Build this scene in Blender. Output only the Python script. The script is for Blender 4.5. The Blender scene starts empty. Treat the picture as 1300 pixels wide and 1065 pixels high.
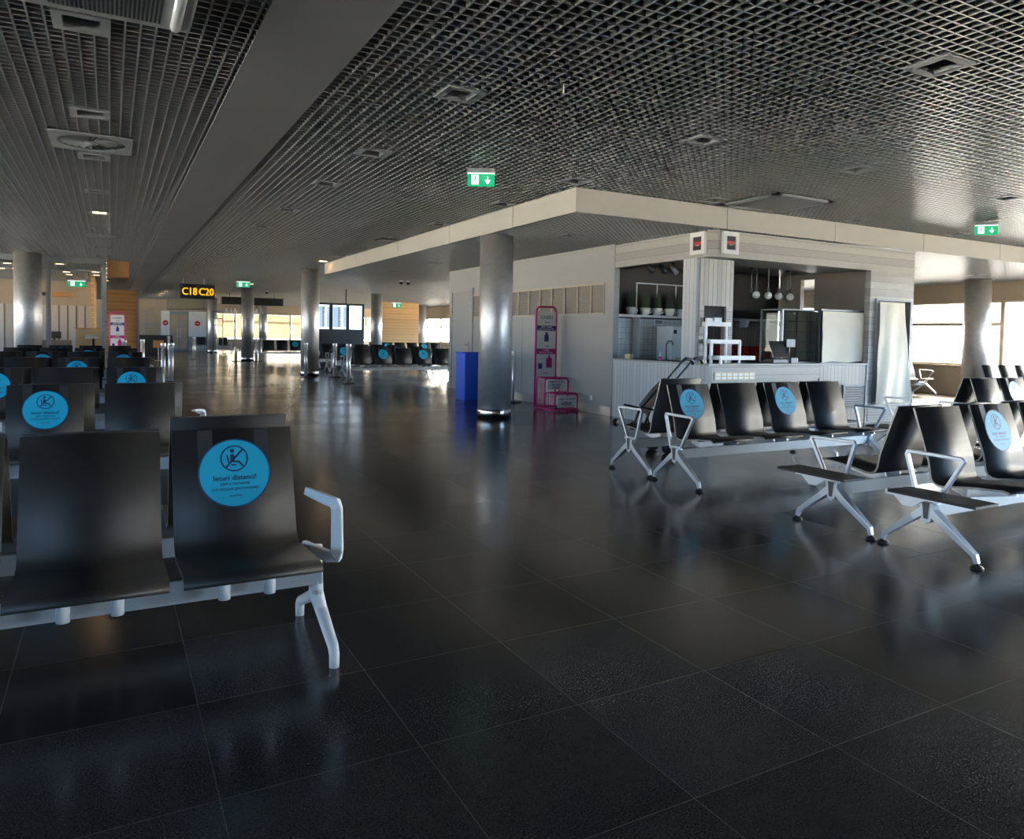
import bpy, bmesh, math, random
from mathutils import Vector, Matrix
random.seed(7)
S = bpy.context.scene
C = S.collection
PI = math.pi
H = 1.314                      # eye height
ZC = 3.165                     # main ceiling
ZL = 2.87                      # lower ceiling

# ------------------------------------------------------------------ materials
MAT = {}
def newmat(name):
    m = bpy.data.materials.new(name); m.use_nodes = True
    MAT[name] = m
    nt = m.node_tree
    return m, nt, nt.nodes['Principled BSDF']
def N(nt, t, **k):
    n = nt.nodes.new(t)
    for a, b in k.items(): setattr(n, a, b)
    return n
def mth(nt, op, a, b=None, c=None):
    n = N(nt, 'ShaderNodeMath', operation=op)
    for i, v in enumerate((a, b, c)):
        if v is None: continue
        if isinstance(v, (int, float)): n.inputs[i].default_value = v
        else: nt.links.new(v, n.inputs[i])
    return n.outputs[0]
def mixc(nt, f, a, b, mode='MIX'):
    n = N(nt, 'ShaderNodeMix', data_type='RGBA', blend_type=mode)
    for s, v in ((n.inputs[0], f), (n.inputs[6], a), (n.inputs[7], b)):
        if isinstance(v, (int, float)): s.default_value = v
        elif isinstance(v, tuple): s.default_value = (*v, 1)
        else: nt.links.new(v, s)
    return n.outputs[2]
def simple(name, col, rough=.5, metal=0., var=.12, scale=6., bump=0., coat=0., emit=None, es=0., stretch=(1, 1, 1)):
    m, nt, b = newmat(name)
    tc = N(nt, 'ShaderNodeTexCoord'); mp = N(nt, 'ShaderNodeMapping'); mp.inputs['Scale'].default_value = stretch
    nt.links.new(tc.outputs['Object'], mp.inputs[0])
    nz = N(nt, 'ShaderNodeTexNoise'); nz.inputs['Scale'].default_value = scale; nz.inputs['Detail'].default_value = 4
    nt.links.new(mp.outputs[0], nz.inputs['Vector'])
    lo = tuple(c*(1-var) for c in col); hi = tuple(min(1, c*(1+var)) for c in col)
    nt.links.new(mixc(nt, nz.outputs[0], lo, hi), b.inputs['Base Color'])
    b.inputs['Metallic'].default_value = metal
    nt.links.new(mth(nt, 'MULTIPLY_ADD', nz.outputs[0], rough*.3, rough*.85), b.inputs['Roughness'])
    if bump:
        bp = N(nt, 'ShaderNodeBump'); bp.inputs['Strength'].default_value = bump; bp.inputs['Distance'].default_value = .01
        nt.links.new(nz.outputs[0], bp.inputs['Height']); nt.links.new(bp.outputs[0], b.inputs['Normal'])
    if coat: b.inputs['Coat Weight'].default_value = coat; b.inputs['Coat Roughness'].default_value = .15
    if emit: b.inputs['Emission Color'].default_value = (*emit, 1); b.inputs['Emission Strength'].default_value = es
    return m
def glass(name, tint=(1, 1, 1), gl=.12, rough=.02):
    m = bpy.data.materials.new(name); m.use_nodes = True; MAT[name] = m
    nt = m.node_tree; nt.nodes.clear()
    o = N(nt, 'ShaderNodeOutputMaterial'); mx = N(nt, 'ShaderNodeMixShader')
    t = N(nt, 'ShaderNodeBsdfTransparent'); t.inputs[0].default_value = (*tint, 1)
    g = N(nt, 'ShaderNodeBsdfGlossy'); g.inputs['Roughness'].default_value = rough
    lw = N(nt, 'ShaderNodeLayerWeight'); lw.inputs['Blend'].default_value = .35
    lw.inputs['Blend'].default_value = .2; f = mth(nt, 'MULTIPLY_ADD', lw.outputs['Fresnel'], .7, gl*.2)
    nt.links.new(f, mx.inputs[0]); nt.links.new(t.outputs[0], mx.inputs[1]); nt.links.new(g.outputs[0], mx.inputs[2])
    nt.links.new(mx.outputs[0], o.inputs[0])
    return m
def planks(name, lo, hi, axis, width, groove=.04, rough=.55, gcol=(.05, .045, .04), streak=(1, 1, 1), off=0.):
    """boards laid across `axis` (0,1,2) each `width` metres wide"""
    m, nt, b = newmat(name)
    tc = N(nt, 'ShaderNodeTexCoord'); sp = N(nt, 'ShaderNodeSeparateXYZ'); nt.links.new(tc.outputs['Object'], sp.inputs[0])
    t = mth(nt, 'ADD', mth(nt, 'DIVIDE', sp.outputs[axis], width), off)
    idx = mth(nt, 'FLOOR', t); fr = mth(nt, 'FRACT', t)
    wn = N(nt, 'ShaderNodeTexWhiteNoise', noise_dimensions='1D'); nt.links.new(idx, wn.inputs['W'])
    mp = N(nt, 'ShaderNodeMapping'); mp.inputs['Scale'].default_value = streak; nt.links.new(tc.outputs['Object'], mp.inputs[0])
    nz = N(nt, 'ShaderNodeTexNoise'); nz.inputs['Scale'].default_value = 9; nz.inputs['Detail'].default_value = 6; nt.links.new(mp.outputs[0], nz.inputs['Vector'])
    f = mth(nt, 'ADD', mth(nt, 'MULTIPLY', wn.outputs[0], .45), mth(nt, 'MULTIPLY', nz.outputs[0], .6))
    c = mixc(nt, f, lo, hi)
    g = mth(nt, 'GREATER_THAN', mth(nt, 'ABSOLUTE', mth(nt, 'SUBTRACT', fr, .5)), .5-groove/2)
    nt.links.new(mixc(nt, g, c, gcol), b.inputs['Base Color'])
    b.inputs['Roughness'].default_value = rough
    bp = N(nt, 'ShaderNodeBump'); bp.inputs['Strength'].default_value = .4; bp.inputs['Distance'].default_value = .01
    nt.links.new(mth(nt, 'SUBTRACT', mth(nt, 'MULTIPLY', nz.outputs[0], .3), g), bp.inputs['Height']); nt.links.new(bp.outputs[0], b.inputs['Normal'])
    return m
def gridmat(name, lo, hi, ax, per, groove, gcol, rough=.3):
    """rectangular tiles / mesh in the plane of axes ax=(a,b) with period per=(pa,pb)"""
    m, nt, b = newmat(name)
    tc = N(nt, 'ShaderNodeTexCoord'); sp = N(nt, 'ShaderNodeSeparateXYZ'); nt.links.new(tc.outputs['Object'], sp.inputs[0])
    gs = []; ids = []
    for a, p in zip(ax, per):
        t = mth(nt, 'DIVIDE', sp.outputs[a], p); ids.append(mth(nt, 'FLOOR', t))
        gs.append(mth(nt, 'GREATER_THAN', mth(nt, 'ABSOLUTE', mth(nt, 'SUBTRACT', mth(nt, 'FRACT', t), .5)), .5-groove/p/2))
    g = mth(nt, 'MAXIMUM', gs[0], gs[1])
    cb = N(nt, 'ShaderNodeCombineXYZ'); nt.links.new(ids[0], cb.inputs[0]); nt.links.new(ids[1], cb.inputs[1])
    wn = N(nt, 'ShaderNodeTexWhiteNoise', noise_dimensions='2D'); nt.links.new(cb.outputs[0], wn.inputs['Vector'])
    nt.links.new(mixc(nt, g, mixc(nt, wn.outputs[0], lo, hi), gcol), b.inputs['Base Color'])
    b.inputs['Roughness'].default_value = rough
    bp = N(nt, 'ShaderNodeBump'); bp.inputs['Strength'].default_value = .3; bp.inputs['Distance'].default_value = .004; bp.invert = True
    nt.links.new(g, bp.inputs['Height']); nt.links.new(bp.outputs[0], b.inputs['Normal'])
    return m

def floor_mat():
    m, nt, b = newmat('granite_floor')
    tc = N(nt, 'ShaderNodeTexCoord'); sp = N(nt, 'ShaderNodeSeparateXYZ'); nt.links.new(tc.outputs['Object'], sp.inputs[0])
    tx = mth(nt, 'DIVIDE', mth(nt, 'SUBTRACT', sp.outputs[0], .266), .6); ty = mth(nt, 'DIVIDE', mth(nt, 'SUBTRACT', sp.outputs[1], .35), .6)
    cb = N(nt, 'ShaderNodeCombineXYZ'); nt.links.new(mth(nt, 'FLOOR', tx), cb.inputs[0]); nt.links.new(mth(nt, 'FLOOR', ty), cb.inputs[1])
    wn = N(nt, 'ShaderNodeTexWhiteNoise', noise_dimensions='2D'); nt.links.new(cb.outputs[0], wn.inputs['Vector'])
    gx = mth(nt, 'ABSOLUTE', mth(nt, 'SUBTRACT', mth(nt, 'FRACT', tx), .5)); gy = mth(nt, 'ABSOLUTE', mth(nt, 'SUBTRACT', mth(nt, 'FRACT', ty), .5))
    g = mth(nt, 'GREATER_THAN', mth(nt, 'MAXIMUM', gx, gy), .5-.0028)
    sk = N(nt, 'ShaderNodeTexNoise'); sk.inputs['Scale'].default_value = 170; sk.inputs['Detail'].default_value = 3; nt.links.new(tc.outputs['Object'], sk.inputs['Vector'])
    sm = N(nt, 'ShaderNodeTexNoise'); sm.inputs['Scale'].default_value = 1.6; sm.inputs['Detail'].default_value = 5; nt.links.new(tc.outputs['Object'], sm.inputs['Vector'])
    cr = N(nt, 'ShaderNodeValToRGB'); cr.color_ramp.elements[0].position = .35; cr.color_ramp.elements[0].color = (.011, .012, .0145, 1)
    cr.color_ramp.elements[1].position = .7; cr.color_ramp.elements[1].color = (.052, .057, .066, 1); nt.links.new(sk.outputs[0], cr.inputs[0])
    c = mixc(nt, 1., cr.outputs[0], mixc(nt, wn.outputs[0], (.62, .62, .62), (1.25, 1.25, 1.25)), 'MULTIPLY')
    nt.links.new(mixc(nt, g, c, (.05, .048, .045)), b.inputs['Base Color'])
    r = mth(nt, 'ADD', mth(nt, 'MULTIPLY', wn.outputs[0], .07), mth(nt, 'MULTIPLY_ADD', sm.outputs[0], .02, .135))
    nt.links.new(mth(nt, 'MAXIMUM', r, mth(nt, 'MULTIPLY', g, .6)), b.inputs['Roughness'])
    b.inputs['IOR'].default_value = 1.5
    bp = N(nt, 'ShaderNodeBump'); bp.inputs['Strength'].default_value = .06; bp.inputs['Distance'].default_value = .002
    nt.links.new(sk.outputs[0], bp.inputs['Height']); nt.links.new(bp.outputs[0], b.inputs['Normal'])
floor_mat()
simple('veneer', (.019, .0175, .0165), .52, var=.2, scale=3, stretch=(1, 1, 14))
MAT['veneer'].node_tree.nodes['Principled BSDF'].inputs['Specular IOR Level'].default_value = .33
simple('veneer_edge', (.2, .2, .2), .35, metal=.6)
simple('alu', (.6, .63, .66), .3, metal=.35, var=.05)
simple('post_metal', (.8, .79, .78), .3, metal=.6, var=.04)
simple('beam_paint', (.42, .42, .4), .45, metal=.2, var=.05)
simple('white_paint', (.6, .62, .63), .35, var=.04)
simple('beam_white_shaded', (.27, .29, .3), .4, var=.05)  # white beam under the left seats, its shade painted in as grey
simple('black_rubber', (.012, .012, .012), .5)
simple('dark_grey', (.07, .075, .08), .4, metal=.3)
simple('black', (.01, .01, .01), .35)
simple('steel', (.6, .57, .53), .42, metal=.7, var=.22, scale=9, bump=.04, stretch=(1, 1, 1.5))
simple('chrome', (.72, .72, .73), .14, metal=1., var=.05)
simple('ceiling_lamella', (.265, .27, .275), .3, metal=.42, var=.06, scale=2)
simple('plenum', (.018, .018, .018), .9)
simple('ceiling_panel', (.18, .183, .186), .5, var=.05, scale=1.5)
simple('fitting_grey', (.24, .25, .26), .5, var=.06)
simple('fascia_paint', (.38, .355, .305), .55, var=.05, scale=1.2)
simple('wall_grey', (.33, .32, .295), .55, var=.05, scale=1)
simple('wall_tan', (.38, .3, .21), .6, var=.07, scale=1)
simple('frame_tan', (.45, .36, .26), .5)
simple('skirting_steel', (.45, .45, .44), .35, metal=.7)
simple('mullion', (.26, .28, .29), .4, metal=.3)
simple('white', (.72, .71, .68), .5, var=.04)
simple('ceramic', (.75, .72, .66), .25, var=.04)
simple('paper', (.8, .79, .76), .6, var=.03)
simple('banner_cloth', (.8, .73, .58), .75, var=.06, scale=4, bump=.5)
simple('brown_wall', (.028, .021, .017), .7, var=.2)
simple('taupe_wall', (.2, .17, .145), .55, var=.08)
simple('blue', (.008, .1, .62), .4)
simple('pink', (.62, .02, .2), .35)
simple('navy', (.02, .03, .15), .5)
simple('magenta', (.5, .015, .17), .5)
simple('red', (.45, .015, .015), .4)
simple('grass', (.035, .06, .02), .6, var=.4, scale=40)
simple('sticker_blue', (.008, .34, .5), .45, var=.04)
simple('sticker_ink', (.012, .03, .09), .5)
simple('sticker_rim', (.008, .05, .13), .5)
simple('strap', (.018, .016, .015), .6)
simple('stroller_cloth', (.1, .09, .08), .8, var=.2, scale=30)
simple('exit_green', (.0, .22, .09), .4, emit=(.0, .32, .13), es=.35)
simple('exit_white', (.8, .9, .85), .4, emit=(.75, 1., .85), es=.55)
simple('sign_yellow', (.5, .22, .004), .4, emit=(1., .42, .005), es=.55)
simple('screen_white', (.7, .8, .9), .3, emit=(.72, .86, 1.), es=.9)
simple('screen_blue', (.2, .3, .4), .3, emit=(.3, .42, .55), es=.5)
simple('lamp_warm', (1., .8, .5), .4, emit=(1., .62, .3), es=14.)
simple('lamp_white', (1., 1., .95), .4, emit=(1., .85, .62), es=12.)
simple('bulb', (.8, .78, .72), .08, var=.02, coat=.5)
m = bpy.data.materials.new('blind'); m.use_nodes = True; MAT['blind'] = m; nt = m.node_tree; nt.nodes.clear()
o = N(nt, 'ShaderNodeOutputMaterial'); mx = N(nt, 'ShaderNodeMixShader'); mx.inputs[0].default_value = .3
a = N(nt, 'ShaderNodeBsdfDiffuse'); a.inputs[0].default_value = (.75, .7, .6, 1); b = N(nt, 'ShaderNodeBsdfTranslucent'); b.inputs[0].default_value = (.7, .66, .54, 1)
nt.links.new(a.outputs[0], mx.inputs[1]); nt.links.new(b.outputs[0], mx.inputs[2]); nt.links.new(mx.outputs[0], o.inputs[0])
simple('menu_gold', (.6, .46, .22), .5, var=.35, scale=26)
simple('pale_wood', (.58, .4, .19), .5, var=.08, scale=4, stretch=(1, 1, 6))
simple('orange_wood', (.5, .25, .09), .5, var=.15, scale=4, stretch=(1, 1, 8))
simple('apron', (.75, .72, .66), .9)
simple('facade_pale', (.55, .57, .6), .8)
glass('clear_glass'); glass('window_glass', (.97, .98, .98), .05); glass('case_glass', (.86, .92, .9), .0)
planks('slat_wood', (.42, .21, .07), (.62, .36, .14), 2, .17, .07, gcol=(.85, .62, .32), streak=(.6, .6, 10))
planks('boards_h', (.2, .185, .165), (.45, .42, .37), 2, .115, .05, streak=(.8, .8, 12), gcol=(.12, .12, .11))
planks('boards_x', (.26, .24, .215), (.45, .42, .37), 0, .085, .12, streak=(12, 12, .8), gcol=(.13, .13, .125))
planks('boards_y_lit', (.46, .46, .45), (.62, .62, .6), 1, .085, .08, streak=(12, 12, .8), gcol=(.2, .2, .2))  # left-facing boards, daylight from that side painted in as a lighter tone
gridmat('wall_tiles', (.6, .6, .57), (.7, .7, .67), (0, 2), (.1, .1), .006, (.28, .28, .27), .12)
gridmat('grille_mesh', (.12, .1, .08), (.15, .13, .1), (1, 2), (.035, .035), .005, (.3, .27, .22), .5)
planks('curtain_strip', (.32, .29, .25), (.6, .56, .5), 0, .3, .2, streak=(8, 8, .5), gcol=(.16, .13, .1))

# ------------------------------------------------------------------ mesh helpers
class MB:
    def __init__(s): s.v = []; s.f = []; s.m = []; s.mats = []; s.sm = []
    def mi(s, name):
        if name not in s.mats: s.mats.append(name)
        return s.mats.index(name)
    def add(s, vs, fs, mat, smooth=False):
        o = len(s.v); s.v += [tuple(v) for v in vs]; i = s.mi(mat)
        for f in fs: s.f.append(tuple(o+k for k in f)); s.m.append(i); s.sm.append(smooth)
        return s
    def box(s, x0, x1, y0, y1, z0, z1, mat):
        vs = [(x, y, z) for z in (z0, z1) for x, y in ((x0, y0), (x1, y0), (x1, y1), (x0, y1))]
        return s.add(vs, [(0, 3, 2, 1), (4, 5, 6, 7), (0, 1, 5, 4), (1, 2, 6, 5), (2, 3, 7, 6), (3, 0, 4, 7)], mat)
    def prism(s, poly, axis, a, b, mat):
        """poly of 2-d points in the other two axes, extruded from a to b along axis"""
        def P(p, t):
            q = list(p); q.insert(axis, t); return tuple(q)
        n = len(poly); vs = [P(p, a) for p in poly]+[P(p, b) for p in poly]
        fs = [tuple(range(n))[::-1], tuple(range(n, 2*n))]+[(i, (i+1) % n, n+(i+1) % n, n+i) for i in range(n)]
        return s.add(vs, fs, mat)
    def sweep(s, pts, rads, mat, n=10, sq=None, up=(0, 0, 1), smooth=True):
        """round (n-gon) or rectangular (sq) section swept along pts; rads: one radius or a list; sq: list of (half u, half v)"""
        pts = [Vector(p) for p in pts]; k = len(pts)
        if not isinstance(rads, (list, tuple)): rads = [rads]*k
        rings = []; up = Vector(up)
        for i, p in enumerate(pts):
            d0 = (pts[i]-pts[i-1]).normalized() if i else None
            d1 = (pts[i+1]-pts[i]).normalized() if i < k-1 else None
            d = ((d0 or d1)+(d1 or d0)).normalized()
            u = up.cross(d)
            if u.length < 1e-3: u = Vector((1, 0, 0)).cross(d)
            u.normalize(); w = d.cross(u)
            sc = 1.
            if d0 and d1:
                c = max(.35, math.cos(d0.angle(d1)/2)); sc = 1/c
            if sq:
                a, b = sq[i] if isinstance(sq[0], (tuple, list)) else sq
                sec = [(-a, -b), (a, -b), (a, b), (-a, b)]
            else: sec = [(rads[i]*math.cos(2*PI*j/n), rads[i]*math.sin(2*PI*j/n)) for j in range(n)]
            # widen mitred sections in the bend plane only
            bend = (d1-d0) if (d0 and d1) else Vector((0, 0, 0))
            bu, bw = abs(bend.dot(u)), abs(bend.dot(w)); t = bu+bw
            su = 1+(sc-1)*(bu/t if t > 1e-6 else 0); sw = 1+(sc-1)*(bw/t if t > 1e-6 else 0)
            rings.append([p+u*x*su+w*y*sw for x, y in sec])
        m = len(rings[0]); vs = [v for r in rings for v in r]; fs = []
        for i in range(k-1):
            for j in range(m): fs.append((i*m+j, i*m+(j+1) % m, (i+1)*m+(j+1) % m, (i+1)*m+j))
        fs.append(tuple(range(m))[::-1]); fs.append(tuple((k-1)*m+j for j in range(m)))
        return s.add(vs, fs, mat, smooth and not sq)
    def cyl(s, x, y, z0, z1, r, mat, n=24, r1=None):
        return s.sweep([(x, y, z0), (x, y, z1)], [r, r if r1 is None else r1], mat, n=n)
    def lathe(s, x, y, prof, mat, n=24):
        vs = []; fs = []; k = len(prof)
        for r, z in prof:
            for j in range(n): vs.append((x+r*math.cos(2*PI*j/n), y+r*math.sin(2*PI*j/n), z))
        for i in range(k-1):
            for j in range(n): fs.append((i*n+j, i*n+(j+1) % n, (i+1)*n+(j+1) % n, (i+1)*n+j))
        fs.append(tuple(range(n))[::-1]); fs.append(tuple((k-1)*n+j for j in range(n)))
        return s.add(vs, fs, mat, True)
    def ball(s, x, y, z, r, mat, n=14, sx=1, sy=1, sz=1):
        vs = [(x, y, z-r*sz)]; fs = []; h = n//2
        for i in range(1, h):
            a = -PI/2+PI*i/h
            for j in range(n): vs.append((x+sx*r*math.cos(a)*math.cos(2*PI*j/n), y+sy*r*math.cos(a)*math.sin(2*PI*j/n), z+sz*r*math.sin(a)))
        vs.append((x, y, z+r*sz)); L = len(vs)-1
        for j in range(n): fs.append((0, 1+(j+1) % n, 1+j)); fs.append((L, L-n+j, L-n+(j+1) % n))
        for i in range(h-2):
            for j in range(n): a = 1+i*n; fs.append((a+j, a+(j+1) % n, a+n+(j+1) % n, a+n+j))
        return s.add(vs, fs, mat, True)
    def flat(s, vf, fn, mat):
        vs, fs = vf
        return s.add([fn(x, y) for x, y in vs], fs, mat)
    def mesh(s, name, loc=(0, 0, 0), recalc=True, bevel=0):
        me = bpy.data.meshes.new(name); lx, ly, lz = loc
        me.from_pydata([(x-lx, y-ly, z-lz) for x, y, z in s.v], [], s.f)
        for n in s.mats: me.materials.append(MAT[n])
        me.polygons.foreach_set('material_index', s.m); me.polygons.foreach_set('use_smooth', s.sm)
        if recalc or bevel:
            bm = bmesh.new(); bm.from_mesh(me)
            if recalc: bmesh.ops.recalc_face_normals(bm, faces=bm.faces)
            if bevel:
                es = [e for e in bm.edges if len(e.link_faces) == 2 and e.calc_face_angle(0) > .6]
                bmesh.ops.bevel(bm, geom=es, offset=bevel, segments=2, affect='EDGES', profile=.6, clamp_overlap=True)
            bm.to_mesh(me); bm.free()
        me.update(); return me
    def build(s, name, parent=None, bevel=0, recalc=True):
        wl = (0, 0, 0)
        if parent is not None:
            wl = WL[parent.name]
        o = bpy.data.objects.new(name, s.mesh(name, wl, recalc, bevel)); C.objects.link(o)
        if parent is not None: o.parent = parent
        WL[o.name] = wl
        return o
WL = {}
def tag(o, label=None, cat=None, group=None, kind=None):
    if label: o['label'] = label
    if cat: o['category'] = cat
    if group: o['group'] = group
    if kind: o['kind'] = kind
    return o
def thing(name, label, cat, loc=(0, 0, 0), group=None, kind=None):
    o = bpy.data.objects.new(name, None); C.objects.link(o); o.location = loc; o.empty_display_size = .2
    WL[o.name] = loc
    return tag(o, label, cat, group, kind)
def struct(name, mb, bevel=0, label=None): return tag(mb.build(name, bevel=bevel), kind='structure', label=label)
def single(name, mb, label, cat, group=None, kind=None, bevel=0):
    return tag(mb.build(name, bevel=bevel), label, cat, group, kind)

_T = {}
def text2d(s, size=1., ax='CENTER', bold=False):
    k = (s, size, ax, bold)
    if k in _T: return _T[k]
    cu = bpy.data.curves.new('t', 'FONT'); cu.body = s; cu.size = size; cu.align_x = ax; cu.align_y = 'CENTER'; cu.resolution_u = 2
    if bold: cu.offset = size*.018
    o = bpy.data.objects.new('t', cu); me = bpy.data.meshes.new_from_object(o)
    r = ([(v.co.x, v.co.y) for v in me.vertices], [tuple(p.vertices) for p in me.polygons])
    bpy.data.objects.remove(o); bpy.data.meshes.remove(me); bpy.data.curves.remove(cu)
    _T[k] = r; return r
def disc2d(r, n=32, cx=0, cy=0, ry=None, jag=0):
    ry = ry or r
    return ([(cx+(r+(jag if i % 2 else 0))*math.cos(2*PI*i/n), cy+(ry+(jag if i % 2 else 0))*math.sin(2*PI*i/n)) for i in range(n)], [tuple(range(n))])
def ring2d(r0, r1, n=32, cx=0, cy=0):
    vs = [(cx+r*math.cos(2*PI*i/n), cy+r*math.sin(2*PI*i/n)) for r in (r0, r1) for i in range(n)]
    return (vs, [(i, (i+1) % n, n+(i+1) % n, n+i) for i in range(n)])
def bar2d(x0, y0, x1, y1, w):
    d = Vector((x1-x0, y1-y0)).normalized(); p = Vector((-d.y, d.x))*w/2
    return ([(x0+p.x, y0+p.y), (x1+p.x, y1+p.y), (x1-p.x, y1-p.y), (x0-p.x, y0-p.y)], [(0, 3, 2, 1)])
def rect2d(x0, x1, y0, y1): return ([(x0, y0), (x1, y0), (x1, y1), (x0, y1)], [(0, 1, 2, 3)])
def poly2d(*p): return (list(p), [tuple(range(len(p)))])

# ------------------------------------------------------------------ camera
yaw, pitch, roll, FPX, CY = .498890702, .0390461044, .0183330266, 936.166, 462.786
f = Vector((math.sin(yaw)*math.cos(pitch), math.cos(yaw)*math.cos(pitch), -math.sin(pitch)))
r = Vector((math.cos(yaw), -math.sin(yaw), 0)); u = r.cross(f)
r2 = math.cos(roll)*r+math.sin(roll)*u; u2 = -math.sin(roll)*r+math.cos(roll)*u
cd = bpy.data.cameras.new('camera'); cam = bpy.data.objects.new('camera', cd); C.objects.link(cam)
cam.matrix_world = Matrix(((r2.x, u2.x, -f.x, 0), (r2.y, u2.y, -f.y, 0), (r2.z, u2.z, -f.z, H), (0, 0, 0, 1)))
cd.sensor_width = 36; cd.lens = FPX/1300*36; cd.shift_y = -(532.5-CY)/1300; cd.clip_end = 400
S.camera = cam

# ------------------------------------------------------------------ the setting
X0, X1, Y0, Y1 = -9., 19.3, -7., 55.
struct('floor', MB().box(X0-.3, X1+.3, Y0-.3, Y1+.3, -.2, 0, 'granite_floor'))
struct('ceiling_slab', MB().box(X0-.3, X1+.3, Y0-.3, Y1+.3, 3.62, 3.8, 'plenum'))
tag(single('apron', MB().box(-120, 160, -120, 190, -.6, -.35, 'apron'), 'pale concrete apron outside the windows', 'ground'), kind='structure')

DX = [-.15-2.5*2, -.15-2.5, -.15, 2.37, 4.86, 7.05, 9.93, 12.5, 15., 17.5]
DY = [-1.4, .85, 3.04, 5.27, 7.42, 9.24, 11.54, 13.64, 15.75, 17.5, 19.31, 21.7, 23.9, 26.1, 28.3, 30.5, 32.7, 35, 37.3, 39.6, 42, 44.5, 47, 50]
LX0 = 5.064; LY0, LY1 = 7.716, 19.9          # lower ceiling rectangle (to the right of LX0)
lights = []
for y in DY:
    for x in DX:
        if LX0-.2 < x and LY0-.2 < y < LY1+.2: continue
        if x > 12.6 and y < 2: continue
        if x < -3 and y > 22: continue
        lights.append((x, y))
holes = [(x-.105, x+.105, y-.105, y+.105) for x, y in lights]
VENTS = [(7.88, 7.1, .55, .52)]
BX0, BX1 = .804, 1.436                        # smooth beam strip
def strips(mb, x0, x1, y0, y1, z, hs, cell=.0857, th=.011, ht=.042, mat='ceiling_lamella'):
    def cut(a, b, ivs):
        out = []; p = a
        for s, e in sorted(ivs):
            if e <= p or s >= b: continue
            if s > p: out.append((p, s))
            p = max(p, e)
        if p < b: out.append((p, b))
        return out
    n = int((x1-x0)/cell)
    for i in range(n+1):
        x = x0+i*cell
        for a, b in cut(y0, y1, [(h[2], h[3]) for h in hs if h[0] < x < h[1]]): mb.box(x-th/2, x+th/2, a, b, z, z+ht, mat)
    n = int((y1-y0)/cell)
    for i in range(n+1):
        y = y0+i*cell
        for a, b in cut(x0, x1, [(h[0], h[1]) for h in hs if h[2] < y < h[3]]): mb.box(a, b, y-th/2, y+th/2, z+.0005, z+ht-.0005, mat)
mb = MB()
vh = [(v[0]-v[2], v[0]+v[2], v[1]-v[3], v[1]+v[3]) for v in VENTS]
big = [(.0-.55, .43, 4.15, 5.05), (-.52, .2, 8.15, 9.0)]
strips(mb, X0, BX0, Y0, Y1, ZC, holes+big)
strips(mb, BX1, X1, Y0, Y1, ZC, holes+vh+[(LX0, X1+1, LY0, LY1+.03)])
struct('ceiling', mb)
mb = MB()
lowl = [(6.2, 9.6), (6.2, 12.2), (6.2, 15.), (6.2, 17.8), (8.6, 18.6), (14.5, 9.6), (17, 9.6), (14.5, 12.5), (17, 12.5), (11, 18.6), (17, 16), (14.5, 16)]
strips(mb, LX0+.03, X1, LY0+.03, LY1, ZL, [(x-.105, x+.105, y-.105, y+.105) for x, y in lowl])
struct('ceiling_lower', mb)
mb = MB()
mb.box(BX0, BX1, Y0, Y1, ZC-.006, ZC+.03, 'ceiling_panel')
struct('trim_1', mb)                       # smooth strip between the two grid fields
mb = MB()                                   # fascia of the lower ceiling, in sheets with open joints
js = [LY0]+[9.35, 11.6, 14.2, 17.0]+[LY1]
for a, b in zip(js, js[1:]): mb.box(LX0, LX0+.03, a+(0 if a == LY0 else .006), b-.006 if b != LY1 else b, ZL-.005, ZC+.0, 'fascia_paint')
js = [LX0, 7.6, 9.86, 12.1, 14.4, 16.8, X1]
for a, b in zip(js, js[1:]): mb.box(a+(.03 if a == LX0 else .006), b-.006, LY0, LY0+.03, ZL-.005, ZC, 'fascia_paint')
mb.box(LX0, X1, LY1, LY1+.03, ZL-.005, ZC, 'fascia_paint')
mb.box(LX0+.03, LX0+.04, LY0+.04, LY1-.01, ZL+.01, ZC+.3, 'plenum'); mb.box(LX0+.03, X1, LY0+.031, LY0+.04, ZL+.01, ZC+.3, 'plenum')
struct('trim_2', mb)
struct('trim_3', MB().box(LX0+.1, X1, LY0+.1, LY1-.1, ZC+.1, ZC+.14, 'plenum'))

# outer walls with window bands -------------------------------------------------
mb = MB()
def vwall(mb, x, a, b, segs, z0=.77, z1=2.4, m='wall_tan', t=.25):
    mb.box(x, x+t, a, b, 0, z0, m); mb.box(x, x+t, a, b, z1, ZC+.46, m)
vwall(mb, X1, Y0, Y1, None)
mb.box(X1, X1+.24, -2.41+.07, .11, .77, 2.4, 'wall_tan')  # unseen solid bay added to keep window glare off the display case
struct('wall_right', mb)
wm = MB(); wl = 2.45
wm.box(X1-.03, X1+.1, 0, .07, .77, 2.4, 'frame_tan'); wm.box(X1-.03, X1+.1, wl-.0, wl+.07, .77, 2.4, 'frame_tan')
wm.box(X1-.03, X1+.1, .07, wl, .77, .82, 'frame_tan'); wm.box(X1-.03, X1+.1, .07, wl, 2.35, 2.4, 'frame_tan')
wt = MB(); wt.v = list(wm.v); wt.f = list(wm.f); wt.m = list(wm.m); wt.mats = list(wm.mats); wt.sm = list(wm.sm)
wt.box(X1-.03, X1+.1, .07, wl, 1.78, 1.86, 'frame_tan')
me_plain = wm.mesh('window_frame'); me_tr = wt.mesh('window_frame')
pane = MB().box(X1+.03, X1+.04, .07, wl, .82, 2.35, 'window_glass').mesh('pane')
wi = 0; y = Y0
winY = []
yy = 10.22
ys = []
k = yy
while k > Y0+.3: k -= wl+.07; ys.append((k, 'p'))
k = yy-.04
ys.append((k+.0, 't'))
while k+wl*2 < Y1: k += wl+.07 if True else 0; ys.append((k, 't'))
sill = MB().box(X1-.12, X1, 0, wl+.07, .74, .77, 'frame_tan').mesh('window_sill')
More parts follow.
